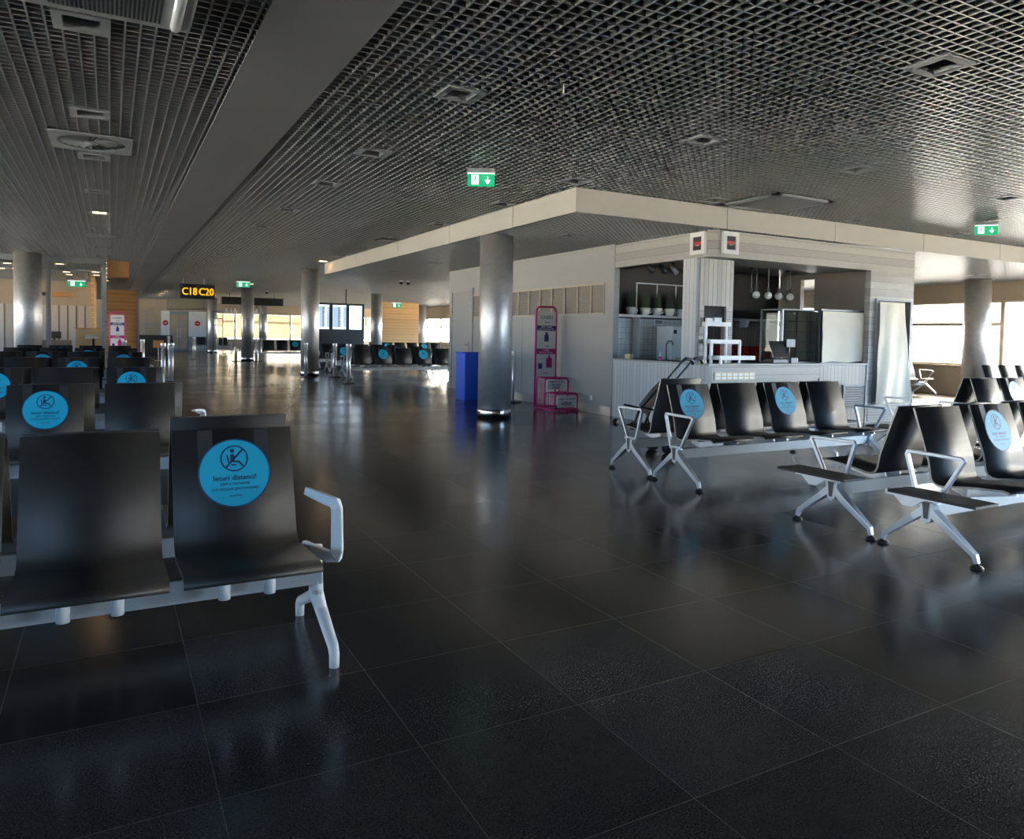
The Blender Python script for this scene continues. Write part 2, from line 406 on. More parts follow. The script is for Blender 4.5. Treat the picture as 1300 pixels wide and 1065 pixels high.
for k, t in sorted(ys):
    if -2.5 < k < -2.: continue
    wi += 1
    o = bpy.data.objects.new('window_%d' % wi, me_tr if t == 't' else me_plain); C.objects.link(o); o.location = (0, k, 0); o['kind'] = 'structure'
    for nm, m_ in (('pane', pane), ('window_sill', sill)):
        p = bpy.data.objects.new(nm, m_); C.objects.link(p); p.parent = o
# wall behind the camera
mb = MB(); mb.box(X0, 9.2, Y0-.25, Y0, .5, 2.8, 'wall_tan'); mb.box(X0, X1, Y0-.25, Y0, 0, .5, 'wall_tan'); mb.box(X0, X1, Y0-.25, Y0, 2.8, ZC+.46, 'wall_tan')  # unseen left part closed to keep window sheen off the left seats
for i in range(7, 11): x = X0+i*2.83; mb.box(x-.08, x+.08, Y0-.2, Y0, .5, 2.8, 'mullion')
struct('wall_back', mb)
wi += 1; o = struct('window_%d' % wi, MB().box(9.2, X1, Y0-.12, Y0-.11, .5, 2.8, 'window_glass'))
# left wall: glazed all along, its unseen near part opened for cool daylight
mb = MB(); mb.box(X0-.25, X0, Y0, Y1, 0, .5, 'wall_tan'); mb.box(X0-.25, X0, Y0, Y1, 2.6, ZC+.46, 'wall_tan')
for i in range(22): y = Y0+i*2.95; mb.box(X0-.2, X0, y-.09, y+.09, .5, 2.6, 'mullion')
struct('wall_left', mb)
wi += 1; o = struct('window_%d' % wi, MB().box(X0-.12, X0-.11, Y0, Y1, .5, 2.6, 'window_glass'))
# far end wall
mb = MB(); mb.box(X0, X1, Y1, Y1+.25, 0, .75, 'wall_tan'); mb.box(X0, X1, Y1, Y1+.25, 2.47, ZC+.46, 'wall_tan')
for x in (5.6, 7.7, 9.6, 11.5, 13.4, 15.3, 17.2): mb.box(x-.08, x+.08, Y1-.02, Y1+.1, .75, 2.47, 'frame_tan')
mb.box(5.6, X1, Y1-.02, Y1+.1, 1.9, 2.0, 'frame_tan')
mb.box(X0, 5.6, Y1, Y1+.25, .75, 2.47, 'wall_tan')
struct('wall_far', mb)
wi += 1; struct('window_%d' % wi, MB().box(5.6, X1, Y1+.05, Y1+.06, .75, 2.47, 'window_glass'))
for i, (a, b) in enumerate(((5.7, 7.6), (7.8, 9.5), (9.7, 11.4), (11.6, 13.3), (13.5, 15.2), (15.4, 17.1), (17.3, 19.2))):
    t = thing('roller_blind', ['first', 'second', 'third', 'fourth', 'fifth', 'sixth', 'seventh'][i]+' cream roller blind from the left in the far end wall', 'blind', (a, Y1-.06, 2.4), 'roller blinds at the far end')
    MB().box(a, b, Y1-.06, Y1-.055, .8, 2.4, 'blind').build('blind_cloth', t); MB().box(a, b, Y1-.09, Y1-.03, 2.4, 2.46, 'white').build('roller', t)

# ------------------------------------------------------------------ columns
def column(x, y, top, r, label):
    t = thing('steel_column', label, 'column', (x, y, 0), 'round brushed steel columns', None)
    MB().cyl(x, y, .14, top, r, 'steel', 48).build('shaft', t)
    MB().lathe(x, y, [(r+.012, 0), (r+.012, .14), (r+.004, .155), (r, .156)], 'chrome', 48).build('base_ring', t)
column(5.35, 10.39, ZL+.02, .262, 'thick steel column in the middle, partly hiding the blue box')
column(5.22, 22.2, ZC+.02, .262, 'steel column with a chrome post at its left foot, before the screens')
column(5.25, 33.8, ZC+.02, .262, 'steel column crossing the black hanging lamp box')
column(5.2, 46., ZC+.02, .262, 'farthest steel column, just right of the gate door')
column(-1.82, 22.1, ZC+.02, .3, 'steel column standing at the glass partition on the left')
column(18.45, 10.35, ZL+.02, .285, 'steel column by the bright right-hand windows')
column(11.0, 33.6, ZC+.02, .262, 'steel column right of the flight information board')
column(17.6, 44.5, ZC+.02, .262, 'steel column by the distant windows right of the slatted wall')
column(8.9, 51., ZC+.02, .262, 'distant steel column under the right end of the black lamp box')

# ------------------------------------------------------------------ benches
def seat_shell(w, s, tall=0., kind='white'):
    if kind == 'white': pr = [(-.335, .395), (-.33, .412), (-.315, .424), (-.28, .43), (-.15, .422), (0, .41), (.06, .41), (.1, .42), (.13, .445), (.148, .49), (.165, .55), (.28+.02*tall, .885+tall)]
    else: pr = [(-.335, .426), (-.325, .434), (-.29, .44), (-.15, .43), (0, .412), (.07, .4), (.105, .402), (.13, .415), (.145, .44), (.152, .48), (.165, .55), (.28+.02*tall, .885+tall)]
    th = .013; n = len(pr); lo = []
    for i in range(n):
        a = Vector(pr[max(0, i-1)]); b = Vector(pr[min(n-1, i+1)]); d = (b-a).normalized(); lo.append((pr[i][0]+d.y*th, pr[i][1]-d.x*th))
    mb = MB(); vs = []
    for q in (pr, lo):
        for x in (0, w):
            for (y, z) in q: vs.append((x, y*s, z))
    # order: top x0, top x1, bottom x0, bottom x1
    A, B, D, E_ = 0, n, 2*n, 3*n; top = []; bot = []; ed = []
    for i in range(n-1):
        top.append((A+i, A+i+1, B+i+1, B+i)); bot.append((D+i, E_+i, E_+i+1, D+i+1))
        ed.append((A+i, D+i, D+i+1, A+i+1)); ed.append((B+i, B+i+1, E_+i+1, E_+i))
    ed.append((A, B, E_, D)); ed.append((A+n-1, D+n-1, E_+n-1, B+n-1))
    mb.add(vs, top+bot, 'veneer', True)
    o = len(mb.v); mb.f += ed; mi = mb.mi('veneer_edge'); mb.m += [mi]*len(ed); mb.sm += [False]*len(ed)
    return mb
def back_pt(t):   # point on the flat upper part of the seat back (local y,z), t metres above z=.55 along the back
    d = Vector((.115, .335)).normalized(); return (.165+d.x*t, .55+d.y*t)
def sticker_mesh(w, s, jag=0.):
    mb = MB(); d = Vector((.115, .335)).normalized()
    def fn(e):
        def g(x, y):
            t = .16+y; return (w/2+(x if s > 0 else -x), s*(.165+d.x*t-d.y*e), .55+d.y*t+d.x*e)
        return g
    for a in (-.115, .115): mb.flat(rect2d(a-.03, a+.03, -.02, .19), fn(.0012), 'strap')
    n = 56
    mb.flat(disc2d(.148, n, jag=jag), fn(.003), 'sticker_rim')
    vs = [fn(.003)(*p) for p in disc2d(.148, n, jag=jag)[0]]+[fn(0)(*p) for p in disc2d(.148, n, jag=jag)[0]]
    mb.add(vs, [(i, (i+1) % n, n+(i+1) % n, n+i) for i in range(n)], 'sticker_rim')
    mb.flat(disc2d(.142, n, jag=jag), fn(.0036), 'sticker_blue')
    k = 'sticker_ink'; g = fn(.0042)
    cx, cy = 0, .062
    mb.flat(ring2d(.051, .057, 36, cx, cy), g, k)
    mb.flat(bar2d(cx-.037, cy-.04, cx+.037, cy+.04, .008), g, k)
    mb.flat(disc2d(.0095, 14, cx-.008, cy+.033), g, k)
    mb.flat(poly2d((-.016, cy+.019), (-.002, cy+.019), (.003, cy+.005), (0, cy-.012), (-.016, cy-.012)), g, k)
    mb.flat(bar2d(-.03, cy+.016, -.022, cy-.018, .006), g, k)
    mb.flat(bar2d(-.006, cy-.014, .018, cy-.014, .008), g, k); mb.flat(bar2d(.016, cy-.012, .034, cy-.034, .008), g, k)
    mb.flat(bar2d(-.014, cy-.028, .008, cy-.028, .006), g, k)
    for s_, sz, yy in (('Ieturi distanci!', .031, -.022), ('KEEP A DISTANCE!', .0145, -.048), ('СОБЛЮДАЙ ДИСТАНЦИЮ!', .0145, -.07), ('#esiatbildigs', .0105, -.098)):
        v, fc = text2d(s_, sz, bold=True); mb.flat(([(x, y+yy) for x, y in v], fc), g, k)
    return mb
_M = {}
def cached(key, fn, bevel=0, recalc=True):
    if key not in _M: _M[key] = fn().mesh(key[0], recalc=recalc, bevel=bevel)
    return _M[key]
def put(name, me, parent, loc=(0, 0, 0)):
    o = bpy.data.objects.new(name, me); C.objects.link(o); o.parent = parent; o.location = loc; return o

def alu_leg(s):
    mb = MB(); z = .31
    for k in (-1, 1):
        mb.sweep([(0, k*.012, z-.02), (0, k*.09, z-.085), (0, k*.285, .075), (0, k*.3, .03)], 0, 'alu', sq=[(.026, .03), (.022, .032), (.016, .016), (.013, .012)], up=(1, 0, 0))
    mb.prism([(-.05, .335), (.05, .335), (.03, .22), (0, .2), (-.03, .22)], 0, -.03, .03, 'alu')
    mb.prism([(-.028, .34), (.028, .34), (.016, .23), (-.016, .23)], 0, -.034, .034, 'dark_grey')
    return mb
def foot_pad(s):
    mb = MB()
    mb.lathe(0, 0, [(.034, 0), (.036, .008), (.026, .018), (.01, .024), (.009, .04)], 'black_rubber', 18)
    return mb
def loop_arm(s):
    mb = MB(); z0, z1 = .335, .632
    p = [(0, .06, z0), (0, .08, z0+.02), (0, .155, z1-.02), (0, .145, z1), (0, -.185, z1-.004), (0, -.198, z1-.02), (0, -.06, z0+.02), (0, -.04, z0)]
    mb.sweep([(x, y*s, z) for x, y, z in p], 0, 'alu', sq=(.011, .014), up=(1, 0, 0))
    mb.box(-.02, .02, -.06, .08, z0-.01, z0+.02, 'alu')
    return mb
def bracket_alu(s):
    mb = MB()
    mb.sweep([(0, .1*s, .378), (0, .0, .35), (0, -.1*s, .372), (0, -.29*s, .405)], 0, 'alu', sq=[(.02, .008), (.028, .018), (.022, .012), (.016, .006)], up=(1, 0, 0))
    return mb
def white_leg(s):
    mb = MB()
    mb.cyl(0, 0, .2, .405, .026, 'white_paint', 16)
    for k in (-1, 1):
        mb.sweep([(0, k*.0, .215), (0, k*.06, .17), (0, k*.28, .075), (0, k*.3, .05), (0, k*.3, .0)], [.026, .027, .022, .021, .02], 'white_paint', n=12, up=(1, 0, 0))
    mb.sweep([(0, 0, .3), (0, 0, .2), (0, -.11, .15)], [.028, .032, .024], 'white_paint', n=12, up=(1, 0, 0))
    return mb
def white_arm(s):
    mb = MB()
    p = [(-.045, .05, .4), (.035, -.06*s, .37), (.062, -.085*s, .375), (.066, -.088*s, .4), (.064, -.085*s, .575), (.058, -.075*s, .598), (.03, -.04*s, .608), (-.03, .075*s, .628)]
    mb.sweep(p, 0, 'white_paint', sq=[(.02, .014), (.022, .018), (.024, .02), (.024, .02), (.022, .018), (.022, .016), (.022, .013), (.017, .008)], up=(.5, 1, 0))
    return mb
def bracket_white(s):
    mb = MB()
    mb.cyl(0, -.13*s, .275, .4, .022, 'white_paint', 16); mb.cyl(0, -.13*s, .34, .344, .0235, 'dark_grey', 16)
    mb.sweep([(0, -.28*s, .398), (0, -.1*s, .38), (0, .1*s, .38)], 0, 'white_paint', sq=(.018, .008), up=(1, 0, 0))
    return mb
def beam_m(kind, L):
    mb = MB()
    if kind == 'alu': mb.box(-.03, L+.03, -.03, .03, .243, .33, 'beam_paint')
    else: mb.box(-.02, L+.02, -.03, .03, .245, .338, 'beam_white_shaded')
    return mb
def table_m(w, s):
    a, b = (-.455, .065) if s > 0 else (-.32, .22)
    return MB().box(0, w, a, b, .412, .428, 'veneer')
def table_br(w):
    mb = MB(); mb.box(w/2-.02, w/2+.02, -.2, .14, .385, .412, 'alu')
    mb.prism([(-.14, .41), (.12, .41), (.03, .33), (-.03, .33)], 0, w/2-.015, w/2+.015, 'alu'); return mb
NB = 0
def bench(kind, xl, y, s, seats, L, label, group, tables=(), stick=(), w=.49, tall=(), arms=(0, 1), jag=(), brk=True, legs=None):
    """xl: world x of left leg; seats: offsets; s=1 faces the camera side (-Y)"""
    t = thing('beam_bench', label, 'bench', (xl, y, 0), group)
    put('beam', cached(('beam', kind, round(L, 3)), lambda: beam_m(kind, L), bevel=.004), t)
    for i, lx in enumerate(legs or (0, L)):
        lg = put('leg', cached(('leg', kind, 1), (lambda: alu_leg(1)) if kind == 'alu' else (lambda: white_leg(1)), bevel=.003 if kind == 'alu' else 0), t, (lx, 0, 0))
        if kind == 'alu':
            for k in (-1, 1): put('foot_pad', cached(('foot_pad',), lambda: foot_pad(1)), lg, (0, k*.3, 0))
        if i in arms:
            if kind == 'alu': put('armrest', cached(('armrest', 'alu', s), lambda: loop_arm(s), bevel=.004), t, (lx, 0, 0))
            else:
                a = put('armrest', cached(('armrest', 'white', s), lambda: white_arm(s), bevel=.006), t, (lx, 0, 0))
                if i == 0: a.scale = (-1, 1, 1)
    for i, sx in enumerate(seats):
        ta = .05 if i in tall else 0.
        se = put('seat_shell', cached(('seat_shell', w, s, ta, kind), lambda: seat_shell(w, s, ta, kind)), t, (sx, 0, 0))
        if i in stick:
            jg = .004 if i in jag else 0.
            put('distance_sticker', cached(('distance_sticker', w, s, jg), lambda: sticker_mesh(w, s, jg), recalc=False), se)
        if brk:
            for dx in (w*.5-.085, w*.5+.085):
                put('bracket', cached(('bracket', kind, s), (lambda: bracket_alu(s)) if kind == 'alu' else (lambda: bracket_white(s))), t, (sx+dx, 0, 0))
    for tx, tw in tables:
        tb = put('side_table', cached(('side_table', tw, s), lambda: table_m(tw, s), bevel=.002), t, (tx, 0, 0))
        put('table_bracket', cached(('table_bracket', tw), lambda: table_br(tw)), tb)
    return t
GL = 'black bench rows on the left'; GR = 'black bench rows on the right'; GM = 'black bench rows in the middle distance'; GF = 'distant black benches'
# nearest pair on the left
bench('white', -1.62, 3.13, 1, [-1.39+1.62, -.85+1.62, -.31+1.62, .225+1.62], 2.39, 'nearest left bench, white legs, blue distance sticker on its end seat', GL, stick=(3,))
bench('white', -1.62, 3.79, -1, [-1.39+1.62, -.85+1.62, -.31+1.62, .225+1.62], 2.39, 'left bench turned away, back to back with the nearest one', GL, tall=(3,), arms=(), legs=(0, 1.0))
rows = [(6.22, (1, 3), 'second bench row from the front at left, sticker on its inner seat', (-1.93, -1.30, -.67, -.04), (0, 2)),
        (8.95, (), 'third bench row from the front at left, sticker on its end seat', None, (1, 3)),
        (12.05, (), 'fourth bench row from the front at left, plain end seat', None, (0, 2)),
        (15.1, (), 'fifth bench row from the front at left, mostly hidden', None, (1, 3)),
        (18.0, (), 'sixth bench row from the front at left, only tops showing', None, (2,)),
        (20.6, (), 'last left bench row, before the glass partition', None, (1,))]
for i, (y, _a, lab, _s, st) in enumerate(rows):
    sx = [-1.93+2.12, -1.30+2.12, -.67+2.12, -.04+2.12]
    bench('white', -2.12, y, 1, sx, 2.7, lab, GL, stick=st, brk=i < 2, arms=())
    if i < 5: bench('white', -2.05, y+.66, -1, sx, 2.7, lab.split(' bench row')[0]+' bench row at left, its half facing away', GL, brk=False)
    if i >= 2:
        bench('white', -5.1, y, 1, [.19, .82, 1.45, 2.08], 2.7, ['outer bench left of the fourth row, sticker showing', 'outer bench left of the fifth row', 'outer bench left of the sixth row', 'outer bench left of the last row'][i-2], GL, stick=((3, 1), (2, 0), (3,), (2,))[i-2], brk=False)
# right side
bench('alu', 4.45, 5.055, 1, [.11, .74, 1.368, 2.0], 2.63, 'bench of four black seats in front of the kiosk, two blue stickers', GR, stick=(0, 2), w=.5, tables=((2.68, .3),))
bench('alu', 4.45, 5.715, -1, [.11, .74, 1.368, 2.0], 2.63, 'bench facing the kiosk, back to back with the four-seat one, stroller beside it', GR, w=.5, tall=(0,), tables=((2.68, .3),))
bench('alu', 4.45, 2.735, 1, [.25, .88, 1.51, 2.14], 2.85, 'nearest right bench, side table in front and jagged sticker on its second seat', GR, stick=(1,), w=.5, tables=((-.32, .22),), jag=(1,))
bench('alu', 4.45, 3.42, -1, [.25, .88, 1.51, 2.14], 2.85, 'right bench turned away with a side table, behind the nearest right one', GR, w=.5, tables=((-.32, .22),))
bench('alu', 8.6, 5.055, 1, [.83, 1.46, 2.09], 2.7, 'bench at the right edge, wide side table beside its armrest', GR, stick=(1,), w=.56, tables=((.08, .6),))
bench('alu', 8.6, 5.715, -1, [.83, 1.46, 2.09], 2.7, 'bench at the right edge turned away, behind the wide-table bench', GR, w=.56)
bench('alu', 15.6, 8.5, 1, [.3, .93, 1.56, 2.19], 2.9, 'bench near the windows at the right edge, in front of the column', GR, w=.56)
bench('alu', 15.55, 11.5, 1, [.2, .83, 1.46, 2.09], 2.75, 'sunlit bench under the window, seen between kiosk and column', GR, w=.5)
# middle
for i, (x, y, st, lab) in enumerate([(5.95, 20.6, (1, 3), 'front bench of the middle group, two stickers, beside the grey wall'), (6.3, 23.7, (0, 3), 'second bench of the middle group, behind the front one'), (6.6, 26.8, (1,), 'third bench of the middle group, before the flight screens')]):
    bench('alu', x, y, 1, [.2+.63*k for k in range(5)], 3.4, lab, GM, stick=st, w=.5, brk=i == 0)
    bench('alu', x, y+.66, -1, [.2+.63*k for k in range(5)], 3.4, lab.split(',')[0]+', its half facing away', GM, w=.5, brk=False)
bench('alu', 5.6, 36.6, 1, [.2+.63*k for k in range(6)], 4., 'distant bench below the black lamp box, one blue sticker', GF, stick=(3,), w=.52, brk=False)
bench('alu', 10.6, 33.8, 1, [.2+.63*k for k in range(6)], 4., 'distant bench in front of the slatted wood wall', GF, stick=(1, 4), w=.52, brk=False)
bench('alu', 4.4, 48.5, 1, [.2+.63*k for k in range(3)], 2.2, 'farthest bench, right of the gate door', GF, w=.52, brk=False)

# ------------------------------------------------------------------ grey service block + kiosk
XW, YF = 7.365, 7.748
XR = 11.93; YE = 16.8
mb = MB()
mb.box(XW, XW+.1, 10.0, YE, 0, .78+.0, 'wall_grey')
mb.box(XW, XW+.1, 10.0, YE, .78, 1.71, 'wall_grey'); mb.box(XW, XW+.1, 10.0, 10.27, 1.71, 2.24, 'wall_grey'); mb.box(XW, XW+.1, 10.0, YE, 2.24, ZL, 'wall_grey')
mb.box(XW, XW+.1, 15.47, YE, 1.71, 2.24, 'wall_grey'); mb.box(XW+.09, XW+.1, 10.27, 15.47, 1.71, 2.24, 'brown_wall')
mb.box(XW+.1, XR, YE-.1, YE, 0, ZL, 'wall_grey')
struct('wall_service', mb)
mb = MB(); mb.box(XW-.015, XW, 10.02, 15.3, 0, .16, 'skirting_steel'); mb.box(XW-.015, XW, 16.7, YE+.01, 0, .16, 'skirting_steel')
mb.box(XW-.016, XW-.0151, 10.02, 15.3, .152, .16, 'wall_grey')
struct('baseboard_left', mb)
# raised edge strips between the wall sheets
mb = MB()
for y in (11.6, 13.1, 14.6): mb.box(XW-.003, XW, y-.004, y+.004, .16, 1.69, 'fitting_grey')
mb.box(XW-.004, XW, 10.0, 10.02, 0, ZL, 'fitting_grey')
struct('trim_4', mb)
# row of ventilation grilles
ye = [10.27, 10.66, 11.08, 11.53, 11.97, 12.41, 12.84, 13.57, 14.3, 15.02, 15.46]
ye = [10.27, 10.67, 11.09, 11.53, 11.97, 12.41, 12.84, 13.28, 13.71, 14.15, 14.58, 15.02, 15.46]
for gi, (a, b) in enumerate(zip(ye, ye[1:])):
    g = thing('wall_grille', 'beige mesh grille on the grey wall, '+['first', 'second', 'third', 'fourth', 'fifth', 'sixth', 'seventh', 'eighth', 'ninth', 'tenth', 'eleventh', 'twelfth'][gi]+' from the kiosk', 'grille', (XW, a, 1.71), 'mesh grilles along the grey wall')
    mb = MB()
    for p in ((a, a+.02, 1.71, 2.24), (b-.02, b, 1.71, 2.24), (a+.02, b-.02, 1.71, 1.735), (a+.02, b-.02, 2.215, 2.24)): mb.box(XW-.012, XW+.02, p[0], p[1], p[2], p[3], 'frame_tan')
    mb.build('grille_frame', g)
    MB().box(XW+.005, XW+.015, a+.02, b-.02, 1.735, 2.215, 'grille_mesh').build('mesh_panel', g)
# grey door in the wall
mb = MB()
for p in ((15.43, 15.5, 0, 2.4), (16.6, 16.67, 0, 2.4), (15.5, 16.6, 2.33, 2.4)): mb.box(XW-.02, XW-.0005, *p, 'wall_grey')
d = struct('door_1', mb)
MB().box(XW-.012, XW-.001, 15.52, 16.58, .01, 2.31, 'wall_grey').build('door_leaf', d, bevel=.002)
for z in (.3, 1.0, 1.9, 2.15):
    MB().cyl(XW-.02, 16.58, z-.05, z+.05, .012, 'chrome', 10).build('hinge', d)
mb = MB(); mb.box(XW-.02, XW-.0121, 15.6, 15.65, .95, 1.15, 'chrome'); mb.sweep([(XW-.015, 15.63, 1.08), (XW-.055, 15.63, 1.08), (XW-.055, 15.75, 1.08)], .009, 'chrome', 8)
mb.build('door_handle', d)
single('wall_poster', MB().box(XW-.006, XW, 14.6, 15.1, 1.1, 1.68, 'menu_gold').box(XW-.008, XW-.006, 14.64, 15.06, 1.14, 1.4, 'navy'), 'narrow coloured poster on the grey wall beside the door, mostly behind the column', 'poster')
single('wall_socket', MB().box(XW-.012, XW, 10.55, 10.63, .22, .3, 'white'), 'small white wall socket low on the grey wall by the kiosk', 'socket', bevel=.003)

# kiosk shell -------------------------------------------------------------------
mb = MB()
XB = XW+.11; XC = XR-.13
mb.box(XB, XC, 10.5, 10.6, 0, 1.02, 'wall_tiles'); mb.box(XB, 9.25, 10.5, 10.6, 1.02, 1.66, 'wall_tiles'); mb.box(XB, XC, 10.5, 10.6, 1.74, 2.62, 'brown_wall'); mb.box(9.25, XC, 10.5, 10.6, 1.02, 1.66, 'boards_x'); mb.box(XB, XC, 10.5, 10.6, 1.66, 1.74, 'brown_wall')
struct('wall_kiosk_back', mb)
mb = MB()   # right inner wall with the slot of daylight in it
mb.box(XR-.1, XR, YF+.13, 9.68, 0, 2.6, 'taupe_wall'); mb.box(XR-.1, XR, 10.0, 10.5, 0, 2.6, 'taupe_wall'); mb.box(XR-.1, XR, 9.68, 10.0, 0, 1.9, 'taupe_wall'); mb.box(XR-.1, XR, 9.68, 10.0, 2.5, 2.6, 'taupe_wall')
struct('wall_kiosk_right', mb)
wi += 1; struct('window_%d' % wi, MB().box(XR-.06, XR-.05, 9.68, 10.0, 1.9, 2.5, 'window_glass'))
struct('ceiling_kiosk', MB().box(XW+.14, XR-.12, YF+.2, 10.48, 2.6, 2.68, 'dark_grey'))

# header band
t = thing('kiosk_header', 'whitewashed plank header band running around the kiosk corner', 'shop header', (XW, YF, 2.47))
z0, z1 = 2.475, 2.845
ch = .1
poly = [(XW, 10.0), (XW, YF+ch), (XW+ch, YF), (XR, YF), (XR, YF+.12), (XW+ch+.05, YF+.12), (XW+.12, YF+ch+.05), (XW+.12, 10.0)]
MB().prism(poly, 2, z0, z1, 'boards_h').build('header_boards', t)
MB().box(XW+.1, 10.76, YF+.1, 8.6, z0+.003, z0+.02, 'fitting_grey').build('soffit', t)
# counter
t = thing('kiosk_counter', 'whitewashed plank serving counter wrapping the kiosk corner', 'counter', (XW, YF, 0))
MB().box(XW, XW+.06, YF, 9.995, 0, .945, 'boards_y_lit').build('side_front', t)
mb = MB(); mb.box(XW+.06, 9.65, YF, YF+.05, .745, .94, 'boards_h'); mb.box(XW+.06, 9.65, YF+.015, YF+.05, 0, .745, 'boards_h'); mb.build('front_panel', t)
MB().box(9.65, 10.76, YF, YF+.05, 0, .94, 'boards_x').build('slatted_front', t)
mb = MB(); mb.prism([(XW-.01, YF-.01), (10.76, YF-.01), (10.76, 8.35), (8.0, 8.35), (8.0, 9.99), (XW-.01, 9.99)], 2, .945, .972, 'boards_h'); mb.build('worktop', t)
MB().box(10.76, 10.80, YF-.01, YF+.3, 0, .97, 'boards_h').build('end_board', t)
g = MB()
for i in range(9): z = .27+i*.038; g.prism([(YF-.022, z), (YF-.004, z+.02), (YF-.004, z+.026), (YF-.022, z+.006)], 0, 10.23, 10.73, 'fitting_grey')
g.box(10.2, 10.23, YF-.025, YF, .24, .63, 'fitting_grey'); g.box(10.73, 10.76, YF-.025, YF, .24, .63, 'fitting_grey'); g.box(10.23, 10.73, YF-.025, YF, .61, .63, 'fitting_grey'); g.box(10.23, 10.73, YF-.025, YF, .24, .255, 'fitting_grey'); g.box(10.23, 10.73, YF-.003, YF, .255, .61, 'black')
g.build('louvre', t)
mb = MB(); mb.box(7.47, 8.27, YF-.006, YF, .74, .85, 'menu_gold')
for i in range(7):
    for j in range(2): mb.box(7.5+i*.11, 7.58+i*.11, YF-.008, YF-.006, .75+j*.05, .785+j*.05, 'paper')
single('menu_strip', mb, 'pale yellow menu strip fixed to the kiosk counter front', 'menu')
# corner pillar with the slatted box
t = thing('kiosk_pillar', 'whitewashed plank pillar with a slatted hood above the corner of the counter', 'pillar', (7.4, 8.1, 0))
MB().box(XW, XW+.055, 8.05, 8.33, .972, z0, 'boards_y_lit').build('side_board', t)
mb = MB(); mb.box(XW+.055, 7.5, 8.02, 8.07, .972, 1.8, 'boards_h'); mb.box(7.93, 8.06, 8.02, 8.12, .972, 1.8, 'boards_h'); mb.build('post', t)
MB().box(XW+.055, 8.06, 8.02, 8.10, 1.8, z0, 'boards_x').build('slatted_hood', t)
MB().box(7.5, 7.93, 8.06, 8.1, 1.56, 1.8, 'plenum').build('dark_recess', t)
# two framed corner signs
def framed(name, fn, label):
    mb = MB(); a = fn
    t = thing(name, label, 'sign', a(0, 0, 0), 'framed signs on the kiosk corner')
    def bx(x0, x1, z0, z1, d0, d1, m, mbx):
        vs = [a(x, d, z) for z in (z0, z1) for x, d in ((x0, d0), (x1, d0), (x1, d1), (x0, d1))]
        mbx.add(vs, [(0, 3, 2, 1), (4, 5, 6, 7), (0, 1, 5, 4), (1, 2, 6, 5), (2, 3, 7, 6), (3, 0, 4, 7)], m)
    m1 = MB(); w, h = .29, .31
    bx(0, .06, 0, h, 0, .05, 'white', m1); bx(w-.06, w, 0, h, 0, .05, 'white', m1); bx(.06, w-.06, 0, .06, 0, .05, 'white', m1); bx(.06, w-.06, h-.06, h, 0, .05, 'white', m1)
    m1.build('sign_frame', t)
    m2 = MB(); bx(.06, w-.06, .06, h-.06, 0, .04, 'brown_wall', m2); bx(.07, w-.07, .135, .145, .04, .042, 'red', m2); bx(.07, w-.07, .152, .18, .04, .042, 'red', m2); bx(.11, w-.11, .125, .13, .04, .042, 'paper', m2)
    m2.build('sign_picture', t)
framed('framed_sign', lambda x, d, z: (7.53+x, YF-d, 2.52+z), 'white framed dark sign on the kiosk corner, facing front')
framed('framed_sign', lambda x, d, z: (XW-d, 8.15-x, 2.515+z), 'white framed dark sign on the kiosk corner, facing the hall side')
# right pillar / doorway with cloth
t = thing('kiosk_door_bay', 'plank-clad end bay of the kiosk with a tall narrow opening', 'pillar', (10.8, YF, 0))
mb = MB(); mb.box(10.8, 10.93, YF, YF+.1, .33, 2.475, 'boards_h'); mb.box(11.85, XR, YF, YF+.1, .33, 2.475, 'boards_h'); mb.box(10.93, 11.85, YF, YF+.1, 2.03, 2.475, 'boards_h'); mb.box(10.8, XR, YF, YF+.1, 0, .33, 'boards_h')
mb.build('plank_cladding', t)
mb = MB()
for p in ((10.93, 10.96, .33, 2.03), (11.82, 11.85, .33, 2.03), (10.96, 11.82, 2.0, 2.03)): mb.box(p[0], p[1], YF-.03, YF+.05, p[2], p[3], 'fitting_grey')
mb.build('opening_frame', t)
MB().box(10.96, 11.82, YF+.09, YF+.1, .33, 2.0, 'taupe_wall').build('recess_back', t)
g = MB()
for i in range(6): g.box(10.82, 11.9, YF-.015, YF-.001, .03+i*.045, .055+i*.045, 'fitting_grey')
g.build('lower_louvre', t)
def cloth(xa, xb, za, zb, Y, amp, mat, xa2=None, xb2=None, nx=26, nz=34, seed=1):
    rnd = random.Random(seed); ph = [rnd.uniform(0, 6) for _ in range(8)]; vs = []; fs = []
    for k in (0, 1):
        for j in range(nz+1):
            v = j/nz; x0 = xa+(xa2-xa)*v if xa2 is not None else xa; x1 = xb+(xb2-xb)*v if xb2 is not None else xb
            for i in range(nx+1):
                u_ = i/nx
                y = Y+amp*(math.sin(7*u_+ph[0]+2*v)*.5*(.3+v)+.35*math.sin(15*u_+5*v+ph[1])*v+.25*math.sin(11*v+ph[2]+4*u_))
                vs.append((x0+(x1-x0)*u_, y+(.004 if k else 0), za+(zb-za)*v+.01*math.sin(9*u_+ph[3])*v))
    n = (nx+1)*(nz+1)
    for j in range(nz):
        for i in range(nx):
            a = j*(nx+1)+i; fs.append((a, a+1, a+nx+2, a+nx+1)); fs.append((n+a, n+a+nx+1, n+a+nx+2, n+a+1))
    return MB().add(vs, fs, mat, True)
o = cloth(10.97, 11.6, 1.97, .32, YF-.075, .03, 'banner_cloth', 10.94, 11.86, seed=3).build('hanging_cloth', recalc=False)
tag(o, 'long pale cloth hanging askew over the narrow kiosk opening', 'cloth')
o = cloth(9.82, 10.83, 1.79, .99, 7.86, .018, 'banner_cloth', 9.84, 10.8, seed=5).build('cover_cloth', recalc=False)
tag(o, 'square cream cloth covering the right half of the kiosk display', 'cloth')
